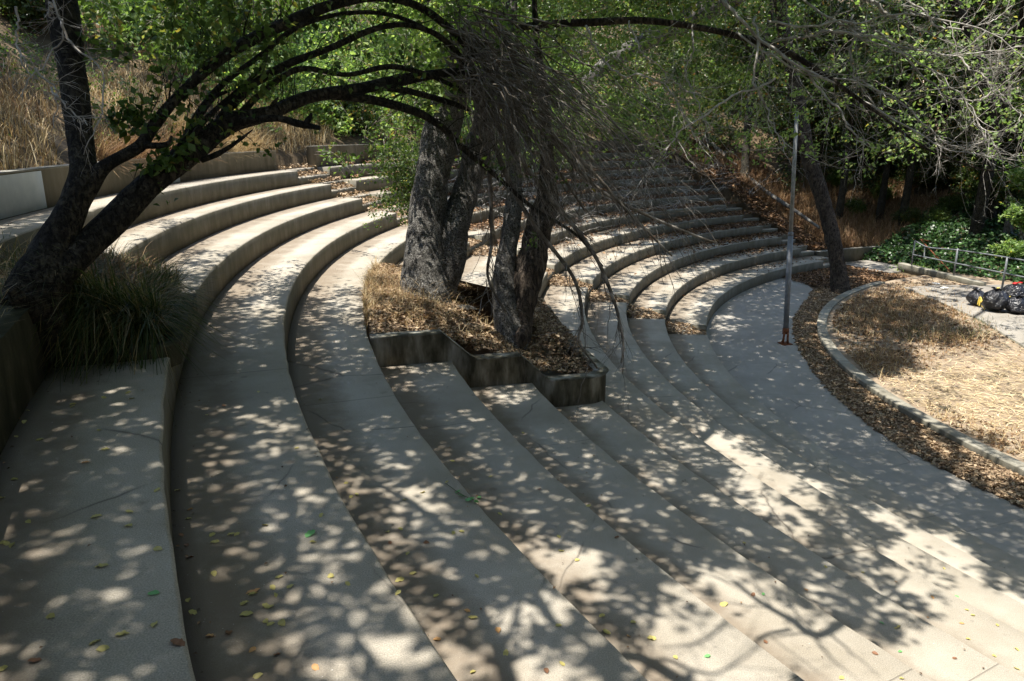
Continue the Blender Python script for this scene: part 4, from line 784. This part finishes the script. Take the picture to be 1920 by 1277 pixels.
# ------------------------------------------------------------------ grass
def grass(name, P, H, W, mat, lab, cat=None, lean=.6, droop=.6, ldir=None, par=None):
    V, Q = blades(P, H, W, lean, droop, r_, ldir); o = (put(name, mesh(name, V, Q, M[mat]), par) if par is not None else obj(name, mesh(name, V, Q, M[mat])))
    o['kind'] = 'stuff'
    if lab and par is None: tag(o, lab, 'grass')
    return o
def hillpts(n, r0, r1, a0, a1, thr=.0, sc_=.6, seed=0):
    x, y, r, a = polar_pts(n, r0, r1, a0, a1, r_); k = vn3(x*sc_+seed, y*sc_) > thr; x, y = x[k], y[k]; return np.stack([x, y, zhill(x, y)-.02], 1)
x1 = hillpts(42000, 31.75, 37, 158, 206, .38, .9); grass('dry_grass', x1, .15+.5*vn2(x1[:, 0]*1.1, x1[:, 1]*1.1), .011, 'drygrass', 'tall dry golden grass covering the bank above the upper walls', lean=.9, droop=.9)
x1 = hillpts(26000, 33, 44, 150, 206, .5, .5, 9); grass('dry_grass', x1, .2+.7*vn2(x1[:, 0]*.9, x1[:, 1]*.9), .014, 'redgrass', 'reddish dead grass clumps higher up the left bank', lean=.8, droop=.9)
x1 = hillpts(9000, 31.7, 32.6, 171, 178, .2); grass('dry_grass', x1, .4, .009, 'drygrass', 'sunlit golden grass spilling over the wall end by the upper stair', lean=1.1, droop=1.2, ldir=np.array([.6, -.5, 0]))
x1 = hillpts(5000, 31.62, 32.1, 178, 186, .2); grass('dry_grass', x1, .5, .009, 'redgrass', 'hanging tawny grass behind the leaning trunk, over the wall', lean=1.1, droop=1.3, ldir=np.array([.9, -.2, 0]))
x1 = hillpts(16000, 20.7, 27, 96, 118, .3, .5, 3); grass('dry_grass', x1, .5, .016, 'redgrass', 'brown dry grass above the low retaining wall by the far path', lean=.8, droop=.9)
x1 = hillpts(5000, 20.7, 30, 112, 121, .6, .7, 6); grass('dry_grass', x1, .4, .016, 'redgrass', 'pale dry grass tufts behind the slim leaning tree')
x1 = hillpts(9000, 31.8, 45, 112, 160, .55, .4, 13); grass('dry_grass', x1, .6, .02, 'redgrass', 'dead grass between the shrubs above the far seating')
# grass hanging over the left planter
x, y, r, a = polar_pts(6500, 29.42, 30.3, 196.5, 200.6, r_); P = np.stack([x, y, zleft(x, y, r, a)], 1)
grass('hanging_grass', P[:4200], (.08+.22*vn2(P[:4200, 0]*4, P[:4200, 1]*4)), .009, 'greengrass', None, lean=1.2, droop=1.4, par=tq); grass('dry_grass', P[4200:], .2, .007, 'redgrass', None, lean=1.4, droop=1.3, par=tq)
x, y, r, a = polar_pts(1700, 29.40, 29.7, 196.8, 200.6, r_); P = np.stack([x, y, zleft(x, y, r, a)], 1); grass('hanging_grass', P, .3, .008, 'greengrass', None, lean=1.5, droop=2.6, ldir=np.array([1.2, -.2, 0]), par=tq)
x, y, r, a = polar_pts(2600, 29.42, 30.2, 199.8, 200.72, r_); P = np.stack([x, y, zleft(x, y, r, a)], 1); grass('hanging_grass', P, .42, .01, 'greengrass', None, lean=1.7, droop=2.8, ldir=np.array([.2, -1.4, 0]), par=tq)
x, y, r, a = polar_pts(900, 29.5, 30.2, 196.6, 200.4, r_); P = np.stack([x, y, zleft(x, y, r, a)], 1); grass('dry_grass', P, .28, .006, 'redgrass', None, lean=1.5, droop=1.4, par=tq)
x, y, r, a = polar_pts(1800, 30.3, 30.95, 197, 211, r_); P = np.stack([x, y, .52+.1*(r-30.3)], 1); grass('dry_grass', P, .28, .007, 'greengrass', None, lean=.9, droop=1., par=tq)
x, y, r, a = polar_pts(900, 30.3, 30.95, 197, 211, r_); P = np.stack([x, y, .52+.1*(r-30.3)], 1); grass('dry_grass', P, .3, .006, 'drygrass', None, lean=.9, droop=1., par=tq)
# dry grass in the oak planter
x, y, r, a = polar_pts(7500, 26.0, 27.36, 186, 194.1, r_); k = r_.random(len(r)) < np.clip((r-25.7)/1.3, 0, 1)*np.clip((194.6-a)/4, .1, 1); P = np.stack([x, y, zsoil(x, y)], 1)[k]
grass('dry_grass', P[::2], .1+.26*vn2(P[::2, 0]*3, P[::2, 1]*3), .005, 'drygrass', None, lean=1.2, droop=1.2, par=tp); grass('dry_grass', P[1::3], .08+.2*vn1(P[1::3, 0]*3, P[1::3, 1]*3), .005, 'redgrass', None, lean=1.4, droop=1.3, par=tp)
x, y, r, a = polar_pts(2500, 24.4, 26.4, 185, 194.1, r_); P = np.stack([x, y, zsoil(x, y)], 1); grass('dry_grass', P, .14, .006, 'drygrass', None, lean=1.4, droop=1.2, par=tp)
x, y, r, a = polar_pts(700, 27.2, 27.36, 184, 193, r_); P = np.stack([x, y, zsoil(x, y)], 1); grass('dry_grass', P, .2, .006, 'drygrass', None, lean=1.2, droop=1.2, par=tp)
# ------------------------------------------------------------------ litter
def lit(name, P, L, W, mat, lab=None, par=None, tilt=.5):
    V, Q = litter(P, L, W, r_, tilt); o = put(name, mesh(name, V, Q, M[mat]), par) if par is not None else obj(name, mesh(name, V, Q, M[mat])); o['kind'] = 'stuff'
    if lab and par is None: tag(o, lab, 'leaf litter')
x, y, r, a = polar_pts(20000, 24.04, 27.3, 184, 194.2, r_); P = np.stack([x, y, zsoil(x, y)+r_.random(len(x))*.03], 1); lit('leaf_litter', P, .07, .04, 'litter', par=tp)
x, y, r, a = polar_pts(42000, 16.3, 17.5, 128, 215, r_); k = r < rpath(a)+.12*vn1(a*3, a)-.02; P = np.stack([x, y, -4.005+r_.random(len(x))*.03], 1)[k]
lit('leaf_litter', P, .075, .045, 'litter', 'brown fallen leaves filling the strip between path and kerb')
x, y, r, a = polar_pts(9000, 16.4, 20.4, 119, 136, r_); k = r < rpath(a)+2.2*smooth(136, 131, a); P = np.stack([x, y, -3.99+r_.random(len(x))*.05], 1)[k]; lit('leaf_litter', P, .1, .06, 'litterdark', 'dark fallen leaves round the foot of the slim leaning tree')
for i in range(12):                      # aisle notches and their treads
    r0, r1, z = RE[i], RO[i], ZE[i]; tn = 950 if i >= 5 else 260
    x, y, r, a = polar_pts(tn, r0+.02, r0+.44, AR[i], AL[i], r_); zz = z-.2+.1*smooth(r0, r0+.5, r)+r_.random(len(x))*.05
    V1 = np.stack([x, y, zz], 1)
    x, y, r, a = polar_pts(int(tn*.55), max(r1-.75, r0+.4), r1, AR[i]-.2*(i > 6), AL[i]+.2, r_); V2 = np.stack([x, y, z+r_.random(len(x))*.12*smooth(r1-.7, r1, r)], 1)
    lit('leaf_litter', np.vstack([V1, V2]), .09, .05, 'litter', ('brown leaves drifted in the first flight of steps, tier %d down from the top wall' % (i+1)) if i else 'few brown leaves at the very top of the first flight of steps')
x, y, r, a = polar_pts(62000, 19.6, 31.3, 121.3, 158, r_); z = ztread(x, y); k = r_.random(len(x)) < np.clip((145-a)/16+smooth(26.5, 29.5, r)*.7, .02, 1)*np.clip((r-20.5)/3, .05, 1)*(vn1(x*.8, y*.8)+.35); P = np.stack([x, y, z+r_.random(len(x))*.08], 1)[k]
lit('leaf_litter', P, .13, .07, 'litterdark', 'dark brown leaf litter covering the far end of the seating steps')
x, y, r, a = polar_pts(26000, 20.8, 32, 112, 121.2, r_); P = np.stack([x, y, zhill(x, y)+r_.random(len(x))*.05], 1); lit('leaf_litter', P, .13, .07, 'litterdark', 'brown leaf litter on the slope under the fallen log')
x, y, r, a = polar_pts(52000, 23, 31.3, 132, 165, r_); z = ztread(x, y); k = (vn2(x*.9, y*.9) > .3) & (r_.random(len(x)) < np.clip((r-24)/5, 0, 1)**1.5); P = np.stack([x, y, z+r_.random(len(x))*.08], 1)[k]; lit('leaf_litter', P, .12, .07, 'litterdark', 'scattered brown leaves on the upper far seating steps')
# debris collected against the foot of every riser, and specks over the treads
x, y, r, a = polar_pts(60000, 19.5, 31.4, 170, 236, r_); z = ztread(x, y); tb = np.zeros(len(r))
for i in range(12): tb = np.where((r >= RE[i]) & (r < RO[i]), np.exp(-(RO[i]-r)/.05), tb)
k = (r_.random(len(x)) < tb*.9+.022) & (z < .9) & ~((a > 183.4) & (a < 194.6) & (r > 23.9) & (r < 27.4)); P = np.stack([x, y, z], 1)[k]; lit('leaf_litter', P, .02, .013, 'litterdark', 'tiny brown leaf crumbs gathered along the foot of the risers', tilt=.3)
# fallen log brush: dead twigs lying on the far steps
mb = MB()
for i in range(330):
    a, r = r_.uniform(119, 158), r_.uniform(25, 31.5); q = np.array(pol(r, a)); q[2] = max(float(ztread(q[0], q[1])), -3.9)+.1 if a > 121.3 else float(zhill(q[0], q[1]))+.1
    D = unit(np.array([r_.normal(), r_.normal(), .15+.3*r_.random()])); twig(mb, q, q+D*r_.uniform(.8, 2.2), .1, .012, r_, 6, .6, 2, 9, 4, 0, .9)
tag(obj('brush_pile', mb.make('brush_pile', M['twigpale'])), 'dead grey brushwood strewn over the far upper steps beside the log', 'brushwood', kind='stuff')
# garden: straw and dry weeds
x, y, r, a = polar_pts(60000, 4, 15.85, 118, 215, r_); px, py, d = project(x, y, np.full(len(x), -3.9)); inn = (px > 1500) & (px < 2000)
dens = np.clip(fbm(x*.55, y*.55, 3)*2.2-.7, 0, 1)*np.exp(-((r-12.5)/4)**2); k = inn & (r_.random(len(x)) < .15+1.6*dens*smooth(640, 740, py)); bare = (r_.random(len(x)) < .8)*np.exp(-((px-1700)/90)**2-((py-665)/28)**2) < .5
P = np.stack([x, y, np.full(len(x), -3.915)], 1)[k & bare]; lit('straw', P+[0, 0, .01], .2, .012, 'straw', 'pale straw scattered over the sunny dirt inside the kerb', tilt=.25)
w1 = np.exp(-((px-1660)/130)**2-((py-590)/42)**2)+np.exp(-((px-1640)/75)**2-((py-678)/22)**2)+.9*np.exp(-((px-1840)/85)**2-((py-835)/26)**2)+.9*np.exp(-((px-1740)/60)**2-((py-790)/18)**2)+.8*np.exp(-((px-1790)/60)**2-((py-635)/16)**2)
k = inn & (r_.random(len(x)) < w1*1.2); P = np.stack([x, y, np.full(len(x), -3.92)], 1)[k]; grass('dry_weeds', P, .13, .014, 'redgrass', 'brown matted dry weeds at the back of the kerbed garden', lean=1.3, droop=1.)
k2 = inn & (r_.random(len(x)) < w1*.35); P = np.stack([x, y, np.full(len(x), -3.92)], 1)[k2]; grass('dry_weeds', P, .24, .012, 'drygrass', 'paler dry grass among the garden weeds', lean=1.2, droop=1.)
k2 = inn & (r_.random(len(x)) < .25*(np.exp(-((px-1720)/60)**2-((py-630)/12)**2)+np.exp(-((px-1820)/40)**2-((py-620)/16)**2))); P = np.stack([x, y, np.full(len(x), -3.92)], 1)[k2]; grass('weeds', P, .26, .014, 'greengrass', 'greenish weeds along the edge of the bare dirt', lean=1.1, droop=1.)
k = inn & (r_.random(len(x)) < w1*.8); P = np.stack([x, y, np.full(len(x), -3.915)], 1)[k]; lit('leaf_litter', P, .1, .06, 'litterdark', 'brown leaves under the garden weeds')
# ivy bank behind the handrail
n = 16000; u = r_.random(n)*11-1.5; v = r_.random(n)*6.5+.15; x = WL[0][0]+dv[0]*u+nv[0]*v; y = WL[0][1]+dv[1]*u+nv[1]*v; P = np.stack([x, y, zhill(x, y)+.05+.25*r_.random(n)], 1)
V, Q = leafverts(P, unit(r_.normal(size=(n, 3))*[1, 1, .4]+[-.3, -.5, -.2]), unit(r_.normal(size=(n, 3))*.5+[-.3, -.5, .9]), .15, .14, .1); tag(obj('ivy', mesh('ivy', V, Q, M['ivy'])), 'green ivy covering the bank behind the handrail', 'ivy', kind='stuff')
for px, py, s, lab in ((1900, 470, .8, 'leafy green bush behind the right end of the handrail'), (1925, 400, 1., 'big leafed green bush at the right edge above the handrail'), (1935, 330, 1., 'green bush highest at the right edge')):
    shrub('b', at(px, py, 31), s, lab, group='bushes at the right edge')
# small green weeds at the start of the handrail
p = G(1722, 502, -3.9); Q_ = p+r_.normal(size=(300, 3))*[.5, .35, .06]; V, Q = leafverts(Q_, unit(r_.normal(size=(300, 3))), unit(r_.normal(size=(300, 3))+[0, 0, 1]), .16, .06); tag(obj('weeds', mesh('weeds', V, Q, M['leafbright'])), 'bright green weeds at the foot of the first handrail post', 'weeds', kind='stuff')
# ------------------------------------------------------------------ metal pole
pb_ = G(1472, 645, -4.); top = at(1494, 212, 20.9); pl = tag(empty('metal_pole', pb_), 'tall thin grey metal pole with rusty foot on the curved path', 'pole')
ax = unit(top-pb_); L = np.linalg.norm(top-pb_)
def seg(name, a, b_, r0, r1, mat, k=20): mb = MB(); mb.tube([pb_+ax*a, pb_+ax*(a+b_)/2, pb_+ax*b_], [r0, (r0+r1)/2, r1], k); return put(name, mb.make(name, M[mat], True), pl)
seg('lower_tube', .4, 3.1, .076, .074, 'steel'); seg('upper_tube', 3.1, L, .055, .052, 'steel2'); seg('collar', 3.06, 3.16, .08, .07, 'steel'); seg('cap', L, L+.05, .056, .03, 'steel')
seg('rusty_sleeve', .28, .45, .092, .088, 'rust')
mb = MB(); mb.box(pb_+[0, 0, .015], (.3, .3, .025), .3); put('base_plate', mb.make('base_plate', M['rust']), pl)
for s in range(4):
    a = s*PI/2+.5; mb = MB(); d = np.array([math.cos(a), math.sin(a), 0]); mb.tube([pb_+d*.09+[0, 0, .02], pb_+d*.065+[0, 0, .34]], [.026, .03], 8); put('leg', mb.make('leg', M['rust']), pl)
    mb = MB(); mb.tube([pb_+d*.12+[0, 0, .02], pb_+d*.12+[0, 0, .06]], [.018, .018], 6); put('bolt', mb.make('bolt', M['rust']), pl)
# ------------------------------------------------------------------ handrail
h0 = G(1708, 506, -3.86); hr = tag(empty('handrail', h0), 'grey tube handrail with two rails running down beside the ivy', 'handrail')
posts = [((1708, 505), (1706, 452)), ((1784, 524), (1787, 464)), ((1876, 530), (1880, 486))]
pp = []
for i, (b_, t_) in enumerate(posts):
    q = G(b_[0], b_[1], -3.84 if i < 2 else -3.84); pp.append(q)
# posts stand along one straight line so that the rails are straight
p0, p2 = pp[0], G(1787, 523, -3.84); dl = unit(p2-p0); sp_ = np.linalg.norm(p2-p0); tops = []
HT = 1.22
for i in range(5):
    q = p0+dl*sp_*i; hh = HT
    mb = MB(); mb.tube([q, q+[0, 0, hh/2], q+[0, 0, hh]], .038 if i else .03, 10); put('post', mb.make('post', M['rail'], True), hr); tops.append(q+[0, 0, hh])
for z, nm in ((HT, 'top_rail'), (HT*.52, 'middle_rail')):
    mb = MB(); P = [p0+[0, 0, z]] + [p0+dl*sp_*i+[0, 0, z-(.18 if z == HT and i == .35 else 0)*0] for i in (.35, 1, 2, 3, 4)]
    if nm == 'top_rail': P[1] = P[1]+[0, 0, -.16]; P[2] = P[2]+[0, 0, -.06]
    mb.tube(spline(P, 60), .026, 8); put(nm, mb.make(nm, M['rail'], True), hr)
r2 = tag(empty('handrail', G(1728, 500, -4.)), 'rusty inner handrail crossing behind the grey one', 'handrail'); a0 = at(1726, 449, 33.6); a1 = at(1815, 545, 31); a2 = at(1790, 462, 36)
for nm, q in (('sloping_rail', [a0, a1]), ('top_rail', [a0, a2]), ('post', [at(1734, 458, 33.4), at(1732, 500, 33.4)])):
    mb = MB(); mb.tube(spline(q, 12), .027, 8); put(nm, mb.make(nm, M['rust' if nm != 'post' else 'steel2'], True), r2)
kk = tag(empty('low_kerb', p0), 'low concrete kerb carrying the handrail posts beside the ivy', 'kerb'); q = [p0-dl*.7+(-nv[0]*.1, -nv[1]*.1, 0), p0+dl*sp_*1.6+(-nv[0]*.1, -nv[1]*.1, 0)]
P = np.array([q[0]+(q[1]-q[0])*i/9 for i in range(10)])[:, :2]; put('kerb_stone', ribbon(P, np.linspace(-3.66, -3.72, 10), -4.1, .3, 'kerb_stone', M['kerb']), kk)
# wooden post in the wood
mb = MB(); wp = at(1885, 465, 33); mb.box(wp+[0, 0, .4], (.28, .28, 3.2), .4); tag(obj('wooden_post', mb.make('wooden_post', M['oakbark'])), 'square grey timber post standing in the shaded wood behind the handrail', 'post')
# ------------------------------------------------------------------ rubbish bags
def bag(c, rx, ry, h, seed, lab, lean=(0, 0), knot=True):
    t = tag(empty('rubbish_bag', c), lab, 'rubbish bag', 'black rubbish bags heaped on the pavement'); n, m_ = 56, 72; V = []
    for i in range(n):
        f = i/(n-1); prof = (math.sin(min(1, f/.32)*PI/2)**.55)*(1 if f < .5 else max(0., math.cos((f-.5)/.5*PI/2))**.62) ; prof = max(prof, .02)
        for j in range(m_):
            a = 2*PI*j/m_; dx, dy = math.cos(a), math.sin(a); q = Vector((dx*1.6+seed, dy*1.6, f*2.1))
            wr = 1+.26*mn.noise(q*1.3)+.075*mn.ridged_multi_fractal(q*1.7, 1., 2., 3, 1., 2.)*.4+.05*math.sin(a*9+4*mn.noise(q)+seed)*max(0, f-.45)*2
            z = f*h*(1+.06*mn.noise(q*2)); V.append((c[0]+rx*prof*wr*dx+lean[0]*f, c[1]+ry*prof*wr*dy+lean[1]*f, c[2]+z))
    V = np.array(V); i = np.arange(n-1)[:, None]*m_; j = np.arange(m_)[None]; j2 = (j+1) % m_
    put('sack', mesh('sack', V, [np.stack([i+j, i+j2, i+m_+j2, i+m_+j], -1).reshape(-1, 4), np.array([np.arange(m_)[::-1]])], M['bag'], True), t)
    if knot:
        V = []; K = 9
        for i in range(10):
            f = i/9; rr_ = .07+.07*f
            for j in range(24):
                a = 2*PI*j/24; rj = rr_*(1+.4*math.sin(a*5+seed)*f); V.append((c[0]+lean[0]+rj*math.cos(a), c[1]+lean[1]+rj*math.sin(a), c[2]+h*.93+f*.07+.03*math.sin(a*3+seed)*f))
        i = np.arange(9)[:, None]*24; j = np.arange(24)[None]; j2 = (j+1) % 24; put('tied_top', mesh('tied_top', V, np.stack([i+j, i+j2, i+24+j2, i+24+j], -1).reshape(-1, 4), M['bag'], True), t)
    return t
zp = -3.86
b0 = G(1877, 588, zp); b1 = bag(b0+[0, .38, 0], .38, .34, .74, 1.3, 'largest black bag, in the middle of the heap')
bl = G(1848, 579, zp); b2 = bag(bl+[0, .5, 0], .27, .28, .54, 4.1, 'left black bag with hanging yellow drawstring', (-.02, .1))
br = G(1912, 592, zp); b3 = bag(br+[.1, .32, 0], .35, .3, .54, 7.7, 'front right black bag with a pale shine', (.05, .1))
bag(G(1905, 575, zp)+[.35, .75, 0], .36, .36, .64, 9.2, 'black bag at the back with red paper on top', (0, 0), False)
def cord(pts, par, mat='tie', r0=.013): mb = MB(); mb.tube(spline(pts, 24), r0, 6); put('drawstring', mb.make('drawstring', M[mat], True), par)
fr_ = lambda px, py, d: at(px, py, d)
dl_ = 25.35
cord([at(1833, 572, dl_-.2), at(1836, 560, dl_-.25), at(1839, 558, dl_-.3), at(1843, 572, dl_-.42), at(1848, 585, dl_-.6)], b2, r0=.02); cord([at(1836, 574, dl_-.25), at(1838, 562, dl_-.27), at(1842, 576, dl_-.4)], b2, r0=.018)
cord([at(1894, 556, 25.), at(1888, 559, 24.8), at(1884, 565, 24.55), at(1885, 577, 24.45)], b1, r0=.018)
mb = MB()
cr = G(1905, 575, zp)+[.35, .75, .62]
for i in range(5): mb.box(cr+r_.normal(size=3)*[.1, .07, .02]+[0, 0, .02], (.11, .08, .04), r_.random()*3)
tag(obj('red_paper', mb.make('red_paper', M['red'])), 'crumpled red wrappers lying on top of the bags', 'rubbish')
mb = MB(); mb.box(b0+[.12, .5, .74], (.14, .09, .03), .5); tag(obj('yellow_tag', mb.make('yellow_tag', M['tie'])), 'small yellow scrap on top of the largest bag', 'rubbish')
for px, py, lab in ((1753, 533, 'white paper scrap left of the other on the pavement edge'), (1772, 541, 'white paper scrap right of the other on the pavement edge')):
    mb = MB(); c = G(px, py, -3.84); 
    for i in range(3): mb.box(c+r_.normal(size=3)*[.06, .04, .01]+[0, 0, .03], (.18, .12, .04), r_.random()*3)
    tag(obj('paper_scrap', mb.make('paper_scrap', M['ply'])), lab, 'litter')
# ------------------------------------------------------------------ single fallen leaves
def single_leaf(kind, q):
    n = 9; V = [(0, 0, 0)]; F_ = []
    top_, bot = [], []
    for i in range(1, n):
        f = i/n; wd = .3*math.sin(PI*f**.85)**.8; zc = .06*math.sin(PI*f)*q.uniform(.3, 1.6)
        top_.append(len(V)); V.append((f, wd, zc+.1*q.random())); V.append((f, 0, zc-.02)); V.append((f, -wd, zc+.1*q.random()))
    V.append((1, 0, .03*q.random())); e = len(V)-1; tri = [(0, 2, 1), (0, 3, 2)]; qd = []
    for i in range(n-2): a = 1+i*3; qd += [(a, a+1, a+4, a+3), (a+1, a+2, a+5, a+4)]
    a = 1+(n-2)*3; tri += [(a, a+1, e), (a+1, a+2, e)]
    V = np.array(V)-[.5, 0, 0]; return mesh('fallen_leaf', V, [np.array(tri), np.array(qd)], M[kind], True)
q = np.random.default_rng(8); LM = {k: [single_leaf(k, q) for _ in range(4)] for k in ('yleaf', 'oleaf', 'bleaf', 'gleaf')}
S4 = lambda l: [(x*.6084, 500+y*.6084, c, s) for x, y, c, s in l]
A_ = [(85,445),(75,480),(50,525),(225,425),(222,433),(320,405),(405,408),(395,390),(122,535),(325,565),(265,605),(305,505),(45,657),(8,714),(88,788),(297,772),(398,757),(397,800),(20,855),(38,860),(10,853),(313,925),(487,872),(486,690),(547,690),(157,1080),(5,1243),(293,1160),(317,1180),(108,1217),(547,1162),(473,1010),(475,1105),(377,1135),
 (797,387),(988,410),(915,560),(990,768),(815,798),(655,828),(730,826),(712,826),(662,850),(965,850),(957,825),(1018,955),(860,958),(840,990),(895,987),(660,948),(790,1000),(752,1040),(760,1073),(820,1048),(835,1050),(820,1095),(835,1103),(870,1100),(705,1130),(778,1183),(650,1140),(595,1068),(580,1030),(973,1238),(795,1263),(855,1197),(638,458),(690,430),(585,750),(580,778),(560,830),(575,860),(555,905),(850,1015),(770,1005),(780,1010)]
B_ = [(15,668),(30,710),(48,703),(195,720),(250,697),(325,665),(343,600),(460,648),(488,763),(370,817),(345,822),(143,818),(183,810),(150,852),(262,852),(205,885),(220,947),(180,967),(175,1007),(20,980),(293,1015),(417,955),(405,1083),(387,1062),(483,1122),(507,1193),(405,1250),(295,1150),(670,1107),(803,1077),(818,1128),(898,1097),(885,1140),(957,1147),(1030,1205),(670,833),(678,877),(727,905),(762,738),(610,687),(560,513),(632,1247),(680,1225),(850,835)]
C_ = [(190,852),(440,926),(248,1010),(217,1012),(127,1042),(380,997),(555,943),(657,972),(663,1112),(615,1100),(593,1193),(255,1157),(75,1202),(670,1187),(490,1268),(675,1270),(770,1020),(845,1017),(875,1058),(895,1075),(860,1100),(880,1148),(970,1105),(838,1208),(960,1200),(1030,1180),(1030,1240),(805,930)]
brown = {(108,1217),(547,1162),(705,1130),(690,430),(555,905),(855,1197),(150,852),(262,852),(610,687),(632,1247),(850,835),(217,1012),(593,1193),(255,1157),(838,1208),(560,830),(575,860)}
tan_ = {(778,1183),(790,1000),(973,1238),(387,1062),(483,1122),(295,1150),(657,972),(770,1020),(860,1100),(885,1140),(380,997),(770,1005),(650,1140),(265,605),(585,750)}
green = {(473,1010),(957,825),(75,1202),(670,1187),(845,1017),(615,1100),(248,1010)}
big = {(957,825):1.7,(313,925):1.3,(760,1073):1.3,(870,1100):1.2,(1018,955):1.2,(547,1162):1.3,(180,967):1.1,(405,1083):1.1,(663,1112):1.6,(127,1042):1.3,(957,1147):1.4,(818,1128):1.4,(483,1122):1.2,(487,872):1.1}
stepn = ['topmost', 'second', 'nearest left', 'second from the left', 'third from the left', 'fourth from the left', 'fifth from the left', 'sixth from the left', 'seventh from the left', 'eighth from the left', 'ninth from the left', 'lowest', 'path']
cnt = 0
for lst, ox in ((A_, 0), (B_, 640), (C_, 1280)):
    for (x, y) in lst:
        px_, py_ = ox+x*.6084, 500+y*.6084; p, i = surf(px_, py_); kd = 'bleaf' if (x, y) in brown else 'oleaf' if (x, y) in tan_ else 'gleaf' if (x, y) in green else 'yleaf'
        r, a = topol(p[0], p[1])
        if i < 12 and RO[i]-r < .03: p = np.array(pol(r-.05, a, p[2]))
        o = obj('fallen_leaf', LM[kd][cnt % 4]); s = .05*big.get((x, y), .9)*(.85+.3*q.random()); o.scale = (s, s, s); o.location = (p[0], p[1], p[2]+.003); o.rotation_euler = (q.normal()*.2, q.normal()*.2, q.random()*6.28)
        cn = {'bleaf': 'brown', 'oleaf': 'orange tan', 'gleaf': 'green', 'yleaf': 'yellow'}[kd]; st_ = stepn[i]
        sz_ = 'large ' if s > .058 else 'small ' if s < .045 else ''; zn = 'far end' if py_ < 740 else 'middle' if py_ < 900 else 'near half' if py_ < 1080 else 'near end'
        tag(o, '%s%s fallen leaf on the %s of the %s %s' % (sz_, cn, zn, st_, 'step' if i < 12 else 'pavement'), 'fallen leaf', '%s fallen leaves on the %s tread' % (cn, st_)); cnt += 1
# green sprig
p, i = surf(865, 930); tw = tag(empty('leafy_sprig', p), 'fresh green leafy sprig dropped across the edge of a step', 'sprig'); mb = MB(); P = [surf(835, 908)[0]+[0, 0, .01], p+[0, 0, .015], surf(892, 944)[0]+[0, 0, .02]]
mb.tube(spline(P, 10), .0022, 5); put('stem', mb.make('stem', M['greengrass']), tw)
for k, (x, y) in enumerate(((858, 925), (865, 932), (885, 938), (893, 944), (878, 940), (898, 935))):
    c = surf(x, y)[0]; o = obj('leaf', LM['gleaf'][k % 4], tw); o.scale = (.06,)*3; o.location = tuple(c+[0, 0, .012]-p); o.rotation_euler = (q.normal()*.3, q.normal()*.3, q.random()*6)
print('objects', len(bpy.data.objects), 'tris', sum(len(m.polygons) for m in bpy.data.meshes))
